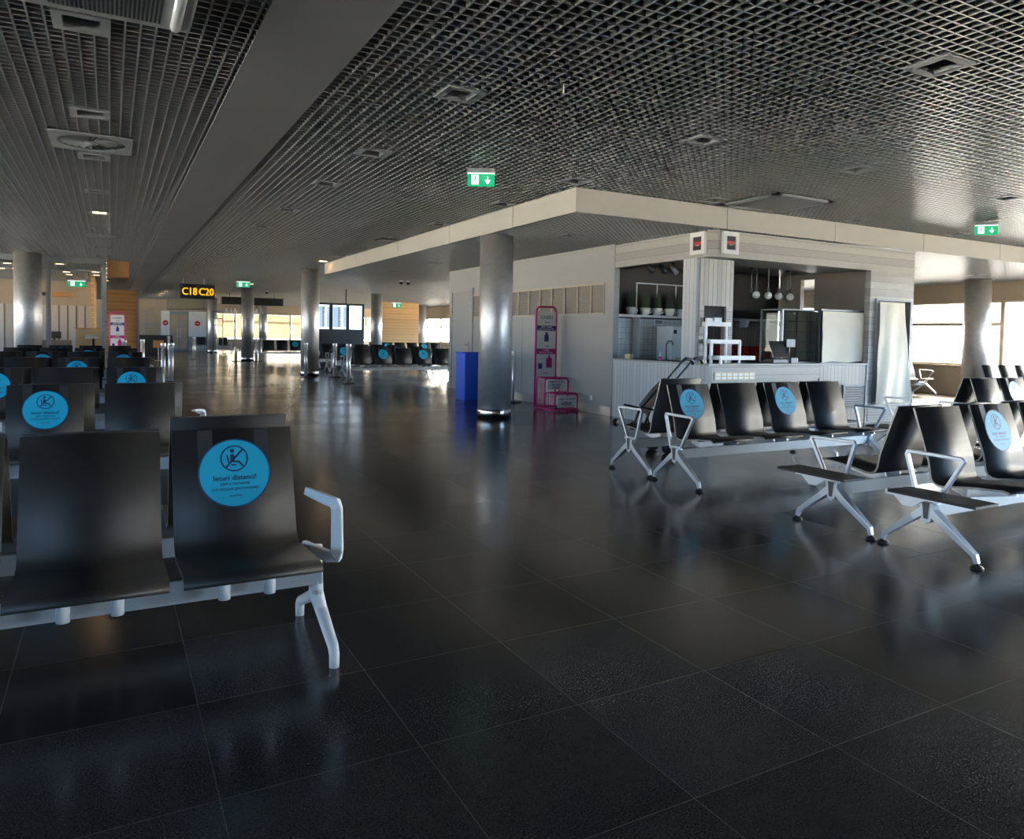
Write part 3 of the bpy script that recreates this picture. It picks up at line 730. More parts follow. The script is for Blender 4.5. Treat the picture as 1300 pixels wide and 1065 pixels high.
t = thing('cloth_stand', 'dark metal frame on the counter carrying the square cream cloth', 'frame', (10.3, 7.9, .97))
mb = MB()
for x in (9.86, 10.86): mb.box(x-.015, x+.015, 7.91, 7.94, .972, 1.83, 'dark_grey')
mb.box(9.86, 10.86, 7.91, 7.94, 1.8, 1.83, 'dark_grey'); mb.box(9.86, 10.86, 7.9, 7.94, .972, .99, 'dark_grey'); mb.build('frame_bars', t)
# glass display case
t = thing('display_case', 'upright glass food display case on the kiosk counter', 'display case', (9.5, 8.2, .972))
mb = MB()
for x in (9.11, 9.91):
    for y in (8.02, 8.44): mb.box(x-.012, x+.012, y-.012, y+.012, .985, 1.8, 'white' if (x < 9.3 and y < 8.1) else 'dark_grey')
for z in (.972, 1.79):
    for y in (8.02, 8.44): mb.box(9.10, 9.92, y-.012, y+.012, z, z+.02, 'dark_grey')
    for x in (9.11, 9.91): mb.box(x-.012, x+.012, 8.02, 8.44, z, z+.02, 'dark_grey')
mb.build('case_frame', t)
for i, z in enumerate((1.14, 1.3, 1.46, 1.62)): MB().box(9.12, 9.90, 8.04, 8.42, z, z+.008, 'case_glass').build('shelf', t)
mb = MB(); mb.box(9.12, 9.90, 8.016, 8.02, .99, 1.79, 'case_glass'); mb.box(9.105, 9.109, 8.04, 8.42, .99, 1.79, 'case_glass'); mb.box(9.12, 9.90, 8.44, 8.4404, .99, 1.79, 'case_glass'); mb.build('glass_panels', t)
# till
t = thing('cash_register', 'black till with tilted screen on the kiosk counter', 'till', (8.78, 7.803, .972))
MB().box(8.70, 9.08, 7.803, 7.990, .972, 1.04, 'black').build('base', t, bevel=.01)
mb = MB(); mb.sweep([(8.86, 7.915, 1.03), (8.86, 7.930, 1.15)], .03, 'black', 10); mb.prism([(7.780, 1.06), (7.803, 1.055), (7.915, 1.3), (7.893, 1.31)], 0, 8.70, 9.00, 'black'); mb.build('screen', t, bevel=.004)
MB().box(9.05, 9.20, 7.780, 7.915, .972, 1.06, 'dark_grey').build('printer', t, bevel=.008)
mb = MB(); mb.box(9.01, 9.20, 7.840, 7.870, 1.22, 1.34, 'black'); mb.cyl(9.10, 7.870, 1.05, 1.25, .012, 'black', 8); mb.build('customer_display', t, bevel=.003)
# tiered riser
t = thing('tiered_stand', 'white three-tier wooden display stand at the corner of the counter', 'display stand', (7.8, 7.98, .972))
tiers = [(7.36, 7.86, 8.22, 8.42, 1.56, 'shelf'), (7.45, 8.08, 8.0, 8.22, 1.29, 'shelf'), (7.62, 8.25, 7.78, 8.02, 1.07, 'shelf')]
tiers = [(7.46, 7.92, 7.93, 8.0, 1.54), (7.5, 8.08, 7.88, 8.0, 1.29), (7.58, 8.26, 7.77, 7.98, 1.06)]
for a, b, y0_, y1_, z in tiers:
    mb = MB(); mb.box(a, b, y0_, y1_, z, z+.02, 'fitting_grey'); mb.box(a, b, y0_-.012, y0_, z-.035, z+.025, 'white'); mb.box(a-.012, a, y0_-.012, y1_, z-.035, z+.025, 'white'); mb.box(b, b+.012, y0_-.012, y1_, z-.035, z+.025, 'white')
    mb.build('tier', t)
for x, y, z in ((7.47, 7.94, 1.54), (7.52, 7.875, 1.29), (8.07, 7.875, 1.29), (7.6, 7.765, 1.06), (7.91, 7.99, 1.54)): MB().box(x-.018, x+.018, y-.015, y+.015, .972, z, 'white').build('upright', t)
for x in (7.52, 7.62, 7.7, 7.8):
    pass
single('price_card_box', MB().box(7.5, 7.6, 7.95, 7.99, 1.56, 1.62, 'paper').box(7.64, 7.78, 7.95, 7.99, 1.56, 1.63, 'paper').box(7.6, 7.64, 7.96, 7.99, 1.56, 1.59, 'paper'), 'white price cards standing on the top tier of the stand', 'cards')
# red crates
for i, (x, lab) in enumerate(((9.85, 'left red plastic crate on the back counter'), (10.42, 'red plastic crate on the back counter, next to the till'))):
    t = thing('plastic_crate', lab, 'crate', (x, 10.05, .95), 'red crates behind the counter')
    mb = MB(); mb.box(x, x+.54, 9.9, 9.915, .95, 1.2, 'red'); mb.box(x, x+.54, 10.2, 10.215, .95, 1.2, 'red'); mb.box(x, x+.015, 9.9, 10.2, .95, 1.2, 'red'); mb.box(x+.525, x+.54, 9.9, 10.2, .95, 1.2, 'red'); mb.box(x, x+.54, 9.9, 10.2, .95, .965, 'red')
    mb.build('crate_body', t); MB().box(x-.01, x+.55, 9.885, 9.9, 1.17, 1.2, 'red').box(x+.17, x+.37, 9.893, 9.9, 1.08, 1.12, 'brown_wall').build('rim', t)
t = thing('back_counter', 'dark back counter along the kiosk rear wall', 'counter', (9.5, 10.1, 0))
MB().box(8.05, XR-.12, 9.85, 10.49, 0, .91, 'taupe_wall').build('cabinet', t); MB().box(8.02, XR-.12, 9.82, 10.49, .91, .945, 'black').build('worktop', t)
# wall shelf with cups of grass
t = thing('wall_shelf', 'long cream wall shelf across the kiosk back wall', 'shelf', (9.6, 10.4, 1.7))
MB().box(XW+.12, XR-.12, 10.25, 10.5, 1.68, 1.72, 'white').build('board', t)
for x in (9.35, 9.65, 10.2, 10.75, 11.3): MB().box(x, x+.02, 10.3, 10.5, 1.56, 1.68, 'white').box(x, x+.02, 10.27, 10.3, 1.63, 1.68, 'white').build('bracket', t)
for i, x in enumerate((8.0, 8.31, 8.58, 8.87, 9.14)):
    lab = ['cup planter of grass on the kiosk shelf, first from the left', 'cup planter of grass on the kiosk shelf, second from the left', 'middle cup planter of grass on the kiosk shelf', 'cup planter of grass on the kiosk shelf, second from the right', 'cup planter of grass on the kiosk shelf, half behind the pillar'][i]
    t = thing('cup_planter', lab, 'planter', (x, 10.37, 1.72), 'cup planters on the kiosk shelf')
    mb = MB(); mb.lathe(x, 10.37, [(.055, 1.72), (.07, 1.74), (.09, 1.79), (.1, 1.85), (.09, 1.85), (.08, 1.83)], 'ceramic', 20); mb.build('cup', t)
    mb = MB(); mb.sweep([(x+.085, 10.36, 1.825), (x+.125, 10.36, 1.83), (x+.14, 10.36, 1.8), (x+.12, 10.36, 1.765), (x+.075, 10.36, 1.76)], .009, 'ceramic', 8); mb.build('handle', t)
    mb = MB(); rnd = random.Random(i)
    for k in range(70):
        a = rnd.uniform(0, 6.28); rr = rnd.uniform(0, .075); h = rnd.uniform(.16, .34); bx_, by_ = x+rr*math.cos(a), 10.37+rr*math.sin(a)
        dx, dy = rnd.uniform(-.06, .06), rnd.uniform(-.04, .04); w_ = .004
        p = [(bx_-w_, by_, 1.84), (bx_+w_, by_, 1.84), (bx_+dx*.5+w_*.7, by_+dy*.5, 1.84+h*.6), (bx_+dx, by_+dy, 1.84+h), (bx_+dx*.5-w_*.7, by_+dy*.5, 1.84+h*.6)]
        mb.add(p+[(q[0], q[1]+.002, q[2]) for q in p], [(0, 1, 2, 3, 4), (9, 8, 7, 6, 5), (0, 5, 6, 1), (1, 6, 7, 2), (2, 7, 8, 3), (3, 8, 9, 4), (4, 9, 5, 0)], 'grass')
    tag(mb.build('grass_tuft', t), kind='stuff')
# framed panes on the brown wall
mb = MB()
for x in (8.2, 8.66, 9.1, 9.5): mb.box(x-.01, x+.01, 10.47, 10.5, 1.74, 2.3, 'white')
mb.box(8.2, 9.5, 10.47, 10.5, 2.28, 2.3, 'white')
t = thing('pane_frame', 'white-barred frame on the brown wall behind the grass cups', 'frame', (8.8, 10.49, 1.74)); mb.build('bars', t)
MB().box(8.21, 9.49, 10.485, 10.499, 1.74, 2.28, 'brown_wall').build('backing', t)
# coffee machine etc.
t = thing('coffee_machine', 'tall white coffee machine beside the corner pillar', 'coffee machine', (8.75, 10.05, .945))
MB().box(8.53, 8.98, 9.9, 10.3, .945, 1.53, 'white').build('housing', t, bevel=.01)
mb = MB(); mb.box(8.57, 8.64, 9.893, 9.9, 1.4, 1.47, 'black'); mb.box(8.78, 8.86, 9.89, 9.9, .96, 1.25, 'dark_grey'); mb.cyl(8.82, 9.86, 1.0, 1.2, .04, 'dark_grey', 12); mb.build('spout_panel', t)
t = thing('tap', 'slim chrome tap behind the counter, left of the coffee machine', 'tap', (8.46, 9.95, .945))
MB().sweep([(8.46, 9.95, .945), (8.46, 9.95, 1.22), (8.48, 9.92, 1.27), (8.52, 9.88, 1.27), (8.54, 9.86, 1.2)], .012, 'dark_grey', 8).build('spout', t)
t = thing('soap_bottle', 'small pink-labelled bottle on the side counter', 'bottle', (7.62, 9.1, .972)); MB().lathe(7.62, 9.1, [(.025, .972), (.027, 1.06), (.01, 1.08), (.01, 1.11)], 'white', 12).build('body', t); MB().lathe(7.62, 9.1, [(.0275, .99), (.0275, 1.03)], 'magenta', 12).build('bottle_label', t)
single('wooden_block', MB().box(7.5, 7.58, 9.72, 9.86, .972, 1.05, 'menu_gold'), 'small pale wooden block at the inner end of the side counter', 'block', bevel=.004)
single('tray', MB().box(7.55, 7.9, 8.45, 8.85, .972, .99, 'black').box(7.6, 7.75, 8.5, 8.7, .99, 1.02, 'black'), 'black tray lying on the side counter', 'tray', bevel=.004)
mb = MB(); mb.box(8.14, 8.155, 10.3, 10.5, .95, 1.68, 'white'); single('upright_divider', mb, 'thin white upright dividing the tiled back wall', 'divider')
single('wall_notice', MB().box(8.62, 8.82, 10.48, 10.5, 1.56, 1.66, 'paper').box(8.64, 8.8, 10.475, 10.48, 1.58, 1.64, 'fitting_grey'), 'small white notice on the tiles above the coffee machine', 'notice')
# hanging bulbs
for i, (x, y) in enumerate(((9.72, 9.25), (9.52, 8.95), (9.80, 8.95), (10.05, 8.95), (10.6, 9.25), (10.33, 8.95))):
    lab = ['clear bulb hanging behind the leftmost bulb', 'leftmost front hanging bulb in the kiosk', 'second front hanging bulb in the kiosk', 'third front hanging bulb in the kiosk', 'clear bulb hanging behind the rightmost bulb', 'rightmost front hanging bulb in the kiosk'][i]
    t = thing('pendant_bulb', lab, 'pendant lamp', (x, y, 2.6), 'bulbs hanging in the kiosk')
    MB().cyl(x, y, 2.54, 2.6, .035, 'black', 12).build('canopy', t)
    MB().sweep([(x, y, 2.54), (x, y, 2.2)], .007, 'fitting_grey', 6).build('cord', t)
    MB().lathe(x, y, [(.02, 2.21), (.024, 2.19), (.024, 2.14), (.018, 2.13)], 'dark_grey', 12).build('socket', t)
    MB().ball(x, y, 2.075, .064, 'bulb' if i not in (0, 4) else 'case_glass', 18).build('bulb', t)
for i, x in enumerate((7.75, 8.0, 8.25)):
    t = thing('spotlight', ['left black track spotlight under the kiosk ceiling', 'middle black track spotlight under the kiosk ceiling', 'right track spotlight under the kiosk ceiling'][i], 'spotlight', (x, 9.6, 2.6), 'track spotlights in the kiosk')
    MB().cyl(x, 9.6, 2.5, 2.6, .012, 'black', 8).build('stem', t); MB().sweep([(x, 9.62, 2.52), (x+.03, 9.52, 2.4)], [.035, .045], 'black' if i < 2 else 'fitting_grey', 14).build('head', t)

# ------------------------------------------------------------------ pink bag sizer, blue box, posts
def sizer(ox, oy, label, full=True):
    t = thing('bag_sizer', label, 'sign stand', (ox, oy, 0), 'pink bag sizer stands')
    P = lambda x, y, z: (ox+x, oy+y, z)
    mb = MB(); rr = .017
    def tb(*pts): mb.sweep([P(*p) for p in pts], rr, 'pink', 8, up=(.3, 1, .2))
    tb((0, .7, .02), (0, .7, 1.74), (.02, .7, 1.81), (.06, .7, 1.85), (.38, .7, 1.85), (.42, .7, 1.81), (.44, .7, 1.74), (.44, .7, .02))
    tb((0, .7, .03), (0, 0, .03), (.47, 0, .03), (.47, .7, .03), (0, .7, .03))
    mb.build('main_frame', t)
    def step(x0, x1, y0, y1, z, nm):
        m = MB()
        for y in (y0, y1): m.sweep([P(x0, y, .03), P(x0, y, z-.04), P(x0+.04, y, z), P(x1-.04, y, z), P(x1, y, z-.04), P(x1, y, .03)], rr*.85, 'pink', 8, up=(.3, 1, .2))
        for x in (x0+.03, x1-.03): m.sweep([P(x, y0, z), P(x, y1, z)], rr*.85, 'pink', 8)
        for k in range(1, 5): xx = x0; yk = y0+(y1-y0)*k/5; m.sweep([P(xx, yk, .03), P(xx, yk, z-.03)], .006, 'pink', 6)
        m.build(nm, t)
    step(.01, .5, .36, .66, .56, 'upper_basket'); step(.0, .47, .0, .34, .31, 'lower_basket')
    pb = MB(); pb.box(ox+.02, ox+.42, oy+.69, oy+.7, .56, 1.76, 'paper')
    pb.box(ox+.02, ox+.42, oy+.686, oy+.69, 1.42, 1.51, 'navy'); pb.box(ox+.02, ox+.42, oy+.686, oy+.69, .99, 1.09, 'magenta')
    pb.box(ox+.18, ox+.27, oy+.686, oy+.69, 1.22, 1.34, 'navy'); pb.box(ox+.2, ox+.25, oy+.686, oy+.69, 1.34, 1.39, 'navy')
    pb.box(ox+.06, ox+.14, oy+.686, oy+.69, .72, .82, 'navy'); pb.box(ox+.23, ox+.35, oy+.686, oy+.69, .74, .92, 'magenta'); pb.box(ox+.27, ox+.31, oy+.686, oy+.69, .92, .97, 'magenta')
    for s_, sz, x, z, m_ in (('CABIN', .09, .22, 1.66, 'fitting_grey'), ('WIZZ PRIORITY'[5:], .03, .24, 1.57, 'navy'), ('FREE CABIN', .045, .22, 1.485, 'paper'), ('BAG FOR EVERYONE', .034, .22, 1.445, 'paper'), ('1 bag', .04, .22, 1.14, 'navy'), ('CABIN', .045, .22, 1.06, 'paper'), ('BAG ALLOWANCE', .034, .22, 1.02, 'paper'), ('1+1', .06, .22, .64, 'navy')):
        v, fc = text2d(s_, sz, bold=True); pb.flat((v, fc), lambda a, b, x=x, z=z: (ox+x+a, oy+.684, z+b), m_)
    pb.build('poster_panel', t, recalc=False)
    for y, z0_, z1_, txts, x0_ in ((.35, .36, .53, (('CHECK YOUR', .045, 'magenta', .055), ('BAG SIZE', .045, 'navy', .0), ('HERE!', .06, 'magenta', -.055)), .05), (-.005, .07, .27, (('CHECK YOUR BAG', .04, 'navy', .05), ('HERE!', .085, 'navy', -.035)), .05)):
        sb = MB(); sb.box(ox+x0_, ox+.42, oy+y-.012, oy+y-.004, z0_, z1_, 'paper')
        for s_, sz, m_, dz in txts:
            v, fc = text2d(s_, sz, bold=True); sb.flat((v, fc), lambda a, b, dz=dz: (ox+.235+a, oy+y-.0135, (z0_+z1_)/2+dz+b), m_)
        sb.build('basket_sign', t, recalc=False)
sizer(6.8, 10.9, 'pink tubular bag sizer with posters, standing by the grey wall')
sizer(-.02, 27.0, 'pink bag sizer far away by the slatted wall, behind the left benches')

t = thing('blue_box', 'bright blue box bin behind the thick middle column', 'bin', (6.4, 13.6, 0))
MB().box(6.23, 6.72, 13.4, 13.85, 0, .94, 'blue').build('bin_body', t, bevel=.012); MB().box(6.22, 6.73, 13.39, 13.86, .94, .965, 'blue').build('lid', t, bevel=.006)

def post(x, y, h, label, r=.032, base=True, grp='chrome barrier posts'):
    t = thing('barrier_post', label, 'barrier post', (x, y, 0), grp)
    MB().cyl(x, y, .025, h-.1, r, 'post_metal', 20).build('tube', t)
    MB().lathe(x, y, [(r+.008, h-.1), (r+.01, h-.04), (r+.01, h-.005), (r+.004, h)], 'post_metal', 20).build('head', t)
    MB().lathe(x, y, [(.17, 0), (.17, .012), (.14, .022), (r+.01, .035)], 'dark_grey', 28).build('foot_plate', t)
post(5.75, 21.4, 1.0, 'chrome post with round foot, right of the second column', .05)
post(5.4, 18.75, 1.03, 'chrome post nearest the middle bench group', .055)
post(5.0, 21.75, 1.0, 'chrome post tight at the left foot of the second column', .045)
post(5.5, 33.1, 1.0, 'chrome post right of the third column, first of two', .06)
post(5.75, 33.6, 1.0, 'chrome post right of the third column, outer one', .06)
post(4.75, 33.6, 1.0, 'chrome post left of the third column', .06)
post(1.13, 19.9, .98, 'left post of the bright pair at the end of the left benches', .05)
post(1.33, 20.3, .98, 'right post of the bright pair at the end of the left benches', .06)
post(.35, 24., .98, 'slim post behind the left benches near the pink stand', .06)
post(.9, 26.5, .98, 'slim post behind the left benches, right of the pink stand', .06)
post(6.95, 12.7, 1.03, 'chrome post by the grey wall, seen at the right of the middle column', .026)
post(2.4, 38., 1.0, 'thin post before the gate door, left one', .05)
post(3.3, 36., 1.0, 'thin post before the gate door, right one', .05)

# ------------------------------------------------------------------ stroller
t = thing('stroller', 'folded dark stroller leaning behind the end of the bench by the kiosk', 'stroller', (5.5, 6.7, 0))
mb = MB()
for dx, yy in ((0, 6.55), (.33, 6.75)):
    mb.sweep([(5.12+dx, yy, .32), (5.2+dx, yy, .5), (5.5+dx*1, yy, .76), (5.76+dx, yy, 1.0), (5.83+dx, yy, 1.07), (5.9+dx, yy, 1.08)], .014, 'black', 8, up=(0, 1, 0))
mb.build('frame_tubes', t)
for dx, yy in ((0, 6.55), (.33, 6.75)): MB().sweep([(5.82+dx, yy, 1.06), (5.87+dx, yy, 1.085), (5.96+dx, yy, 1.07), (5.98+dx, yy, 1.02)], .02, 'black_rubber', 8, up=(0, 1, 0)).build('grip', t)
mb = MB(); mb.prism([(5.3, .46), (5.38, .46), (5.66, .8), (5.64, .86), (5.48, .74), (5.3, .56)], 1, 6.6, 6.68, 'stroller_cloth'); mb.build('folded_seat', t, bevel=.01)
mb = MB(); mb.sweep([(5.18, 6.5, .55), (5.5, 6.5, .48), (5.6, 6.5, .17)], .012, 'black', 8, up=(0, 1, 0)); mb.sweep([(5.18, 6.8, .55), (5.5, 6.8, .48), (5.6, 6.8, .17)], .012, 'black', 8, up=(0, 1, 0)); mb.build('leg_struts', t)
for x, yy, z in ((5.12, 6.5, .3), (5.12, 6.56, .3), (5.45, 6.78, .3)):
    pass
for x, yy in ((5.6, 6.47), (5.6, 6.53), (5.62, 6.78), (5.62, 6.84)): MB().sweep([(x, yy-.012, .075), (x, yy+.012, .075)], .075, 'black_rubber', 20).build('wheel', t)
mb = MB(); mb.sweep([(5.6, 6.53, .09), (5.6, 6.5, .2)], .01, 'black', 6); mb.sweep([(5.62, 6.81, .09), (5.6, 6.8, .2)], .01, 'black', 6); mb.sweep([(5.12, 6.52, .33), (5.6, 6.8, .3)], .01, 'black', 6); mb.build('fork', t)
for x, yy in ((5.1, 6.52), (5.1, 6.84)): MB().sweep([(x, yy-.012, .34), (x, yy+.012, .34)], .045, 'black_rubber', 18).build('wheel', t)

# ------------------------------------------------------------------ ceiling fittings
ORD = ['nearest', 'second', 'third', 'fourth', 'fifth', 'sixth', 'seventh', 'eighth', 'ninth', 'tenth', 'eleventh', 'twelfth', 'thirteenth', 'fourteenth', 'fifteenth', 'sixteenth', 'seventeenth', 'eighteenth', 'nineteenth', 'twentieth', 'farthest but three', 'farthest but two', 'farthest but one', 'farthest']
ROW = {0: 'outermost left row', 1: 'row at the left edge', 2: 'row left of the smooth ceiling strip', 3: 'first row right of the smooth strip', 4: 'second row right of the smooth strip', 5: 'third row right of the smooth strip', 6: 'fourth row right of the smooth strip', 7: 'fifth row right of the smooth strip', 8: 'sixth row right of the smooth strip', 9: 'row nearest the right-hand windows'}
cnt = {}
def fixture(x, y, z, lit, row='', name='downlight'):
    k = cnt.get(row, 0); cnt[row] = k+1
    t = thing(name, ('glowing' if lit else 'unlit')+' square downlight, '+ORD[min(k, 23)]+' in the '+row, 'ceiling light', (x, y, z), 'lit ceiling downlights' if lit else 'unlit ceiling downlights')
    return t
def fix_meshes(lit):
    fr = MB()
    for p in ((-.155, -.1, -.155, .155), (.1, .155, -.155, .155), (-.1, .1, -.155, -.1), (-.1, .1, .1, .155)): fr.box(*p, -.008, .006, 'fitting_grey')
    rc = MB()
    for p in ((-.104, -.1, -.1, .1), (.1, .104, -.1, .1), (-.104, .104, -.104, -.1), (-.104, .104, .1, .104)): rc.box(*p, 0, .09, 'fitting_grey')
    rc.box(-.104, .104, -.104, .104, .09, .1, 'black' if not lit else 'lamp_warm')
    if lit: rc.box(-.09, .09, -.05, .05, -.002, .004, 'lamp_warm')
    return fr.mesh('light_frame'), rc.mesh('light_recess')
FO, FL = fix_meshes(False), fix_meshes(True)
LIT = {(2, 13.64), (4, 19.31), (4, 30.5), (3, 42), (3, 44.5), (3, 39.6), (4, 42)}
for x, y in sorted(lights, key=lambda p: p[1]):
    i = DX.index(x)
    # only fittings the view can reach
    dx, dy = x, y
    fwd = dx*f.x+dy*f.y; side = dx*r.x+dy*r.y
    if fwd < 1.2 or abs(side)/fwd > .8: continue
    if y < 3 and fwd < 3: continue
    lit = (i, y) in LIT or (y > 22.7 and x < .1 and y < 35)
    t = fixture(x, y, ZC, lit, ROW[i])
    put('light_frame', (FL if lit else FO)[0], t); put('light_recess', (FL if lit else FO)[1], t)
for x, y in ((-1.28, 24.9), (-1.28, 26.7), (-1.26, 28.3), (-1.24, 29.6), (-.42, 27.6), (-.42, 29.2), (-3., 25.5), (-3., 28.)):
    t = fixture(x, y, ZC-.03, True, 'cluster behind the glass partition'); put('light_frame', FL[0], t); put('light_recess', FL[1], t)
for x, y in lowl:
    t = fixture(x, y, ZL, False, 'lowered ceiling beyond the fascia'); put('light_frame', FO[0], t); put('light_recess', FO[1], t)
# big square air diffuser by the fascia
def diffuser(x, y, a, b, label):
    t = thing('air_diffuser', label, 'air vent', (x, y, ZC))
    mb = MB()
    mb.box(x-a, x-a+.09, y-b, y+b, ZC-.02, ZC+.01, 'fitting_grey'); mb.box(x+a-.09, x+a, y-b, y+b, ZC-.02, ZC+.01, 'fitting_grey'); mb.box(x-a, x+a, y-b, y-b+.09, ZC-.02, ZC+.01, 'fitting_grey'); mb.box(x-a, x+a, y+b-.09, y+b, ZC-.02, ZC+.01, 'fitting_grey'); mb.build('diffuser_frame', t)
    mb = MB(); n = 17
    for k in range(n):
        xx = x-a+.1+(2*a-.2)*k/(n-1); mb.prism([(xx-.012, ZC-.01), (xx+.004, ZC-.01), (xx+.014, ZC+.03), (xx-.002, ZC+.03)], 1, y-b+.09, y+b-.09, 'fitting_grey')
    mb.build('vanes', t)
    MB().box(x-a+.05, x+a-.05, y-b+.05, y+b-.05, ZC+.05, ZC+.06, 'dark_grey').build('box_top', t)
diffuser(7.88, 7.13, .52, .5, 'large square slatted air diffuser next to the pale fascia')
def swirl(x, y, w, h, label):
    t = thing('swirl_diffuser', label, 'air vent', (x, y, ZC), 'round swirl diffusers in the left ceiling')
    mb = MB(); r_ = min(w, h)*.42; n = 40
    vs = [(x+r_*math.cos(2*PI*i/n), y+r_*math.sin(2*PI*i/n), ZC-.006) for i in range(n)]
    sq = []
    for i in range(n):
        c, s_ = math.cos(2*PI*i/n), math.sin(2*PI*i/n); k = max(abs(c)/(w/2), abs(s_)/(h/2)); sq.append((x+c/k, y+s_/k, ZC-.006))
    v2 = vs+sq; v2 = v2+[(a, b, c+.01) for a, b, c in v2]
    fs = [(i, (i+1) % n, n+(i+1) % n, n+i) for i in range(n)]+[(2*n+i, 3*n+i, 3*n+(i+1) % n, 2*n+(i+1) % n) for i in range(n)]+[(i, 2*n+i, 2*n+(i+1) % n, (i+1) % n) for i in range(n)]+[(n+i, n+(i+1) % n, 3*n+(i+1) % n, 3*n+i) for i in range(n)]
    mb.add(v2, fs, 'fitting_grey'); mb.build('diffuser_plate', t)
    mb = MB()
    for k in range(24):
        a = 2*PI*k/24; b = a+.16
        p = [(x+.06*math.cos(a), y+.06*math.sin(a)), (x+r_*math.cos(a), y+r_*math.sin(a)), (x+r_*math.cos(b), y+r_*math.sin(b)), (x+.06*math.cos(b), y+.06*math.sin(b))]
        mb.add([(p[0][0], p[0][1], ZC-.004), (p[1][0], p[1][1], ZC-.004), (p[2][0], p[2][1], ZC+.02), (p[3][0], p[3][1], ZC+.02)]+[(q[0], q[1], zz+.003) for q, zz in zip(p, (ZC-.004, ZC-.004, ZC+.02, ZC+.02))], [(0, 3, 2, 1), (4, 5, 6, 7), (0, 1, 5, 4), (1, 2, 6, 5), (2, 3, 7, 6), (3, 0, 4, 7)], 'fitting_grey')
    mb.lathe(x, y, [(.06, ZC-.008), (.065, ZC+.0), (.06, ZC+.01)], 'fitting_grey', 20); mb.build('vanes', t)
    MB().box(x-w/2, x+w/2, y-h/2, y+h/2, ZC+.05, ZC+.06, 'black').build('box_top', t)
swirl(-.16, 8.58, .72, .78, 'square plate with a round swirl vent, nearest of the left ceiling')
swirl(-.13, 17.0, .62, .62, 'round swirl vent farther along the left ceiling, past the lit lamp')
# large fitting at top left (speaker panel with a lamp tube)
t = thing('ceiling_cassette', 'large flat ceiling cassette with perforated middle and a glass tube, at the top left edge', 'ceiling unit', (-.05, 4.6, ZC))
MB().box(-.5, .43, 4.2, 4.98, ZC-.05, ZC+.02, 'fitting_grey').build('cassette_body', t, bevel=.02)
g = MB()
for i in range(26):
    for j in range(24): g.box(-.3+i*.022, -.288+i*.022, 4.38+j*.022, 4.391+j*.022, ZC-.0525, ZC-.05, 'black')
g.build('perforation', t)
MB().sweep([(.34, 4.3, ZC-.075), (.34, 4.84, ZC-.075)], .03, 'alu', 14).ball(.34, 4.84, ZC-.075, .03, 'alu').build('tube', t)
# loudspeaker/detector bits
single('sprinkler_pin', MB().sweep([(2.93, 4.66, ZC+.02), (2.93, 4.66, ZC-.07)], .006, 'white', 6), 'thin white sprinkler pin hanging from the grid', 'sprinkler')
single('ceiling_speaker', MB().box(4.6, 5.0, 13.9, 14.25, ZC-.02, ZC+.01, 'dark_grey'), 'dark square grille panel in the ceiling near the fascia', 'ceiling unit')

# ------------------------------------------------------------------ exit signs
def exit_sign(x, y, z, w, h, label, ang=0., arrow=True, drop=.06, top=ZC):
    t = thing('exit_sign', label, 'exit sign', (x, y, z), 'green running-man exit signs')
    ca, sa = math.cos(ang), math.sin(ang)
    def P(a, b, d): return (x+ca*a+sa*d, y+sa*a-ca*d, z+b)
    def bx(mb, a0, a1, b0, b1, d0, d1, m):
        vs = [P(a, b, d) for b in (b0, b1) for a, d in ((a0, d0), (a1, d0), (a1, d1), (a0, d1))]
        mb.add(vs, [(0, 3, 2, 1), (4, 5, 6, 7), (0, 1, 5, 4), (1, 2, 6, 5), (2, 3, 7, 6), (3, 0, 4, 7)], m)
    mb = MB(); bx(mb, -w/2, w/2, h/2, h/2+.045, -.03, .03, 'fitting_grey'); bx(mb, -.02, .02, h/2+.045, top-z+.01, -.01, .01, 'fitting_grey'); mb.build('sign_housing', t)
    mb = MB(); bx(mb, -w/2, w/2, -h/2, h/2, -.006, .006, 'exit_green')
    s = h
    g = lambda a, b: P(a, b, .0075)
    g2 = lambda a, b: P(a, b, .0085)
    mb.flat(rect2d(-w/2, w/2, h/2-h*.09, h/2), g, 'exit_white')
    cx = -w*.22
    mb.flat(rect2d(cx-.27*s, cx+.27*s, -.36*s, .34*s), g, 'exit_white')
    k = 'exit_green'
    mb.flat(disc2d(.055*s, 12, cx+.06*s, .23*s), g2, k); mb.flat(bar2d(cx+.03*s, .17*s, cx-.02*s, -.04*s, .09*s), g2, k)
    mb.flat(bar2d(cx+.03*s, .15*s, cx+.15*s, .07*s, .035*s), g2, k); mb.flat(bar2d(cx+.02*s, .16*s, cx-.13*s, .1*s, .035*s), g2, k)
    mb.flat(bar2d(cx-.02*s, -.03*s, cx+.08*s, -.17*s, .05*s), g2, k); mb.flat(bar2d(cx+.08*s, -.16*s, cx+.06*s, -.31*s, .04*s), g2, k); mb.flat(bar2d(cx-.03*s, -.03*s, cx-.16*s, -.2*s, .045*s), g2, k)
    ax_ = w*.24
    mb.flat(bar2d(ax_, .24*s, ax_, -.24*s, .09*s), g, 'exit_white'); mb.flat(bar2d(ax_, -.3*s, ax_-.17*s, -.02*s, .09*s), g2, 'exit_white'); mb.flat(bar2d(ax_, -.3*s, ax_+.17*s, -.02*s, .09*s), g2, 'exit_white')
    mb.build('sign_plate', t, recalc=False)
exit_sign(3.6, 7.4, 3.03, .3, .15, 'nearest green exit sign, hanging above the middle of the hall', ang=-.5)
exit_sign(11.55, 6.4, 3.03, .3, .15, 'green exit sign at the right, close to the fascia', ang=-.9)
exit_sign(4.2, 28.0, 2.98, .46, .2, 'distant green exit sign left of the third column', ang=-.3)
exit_sign(-.95, 27.5, 2.72, .5, .2, 'green exit sign seen through the glass partition', ang=0)
exit_sign(13.2, 37., 2.8, .5, .26, 'small distant exit sign above the windows beside the grey wall', ang=-.3)

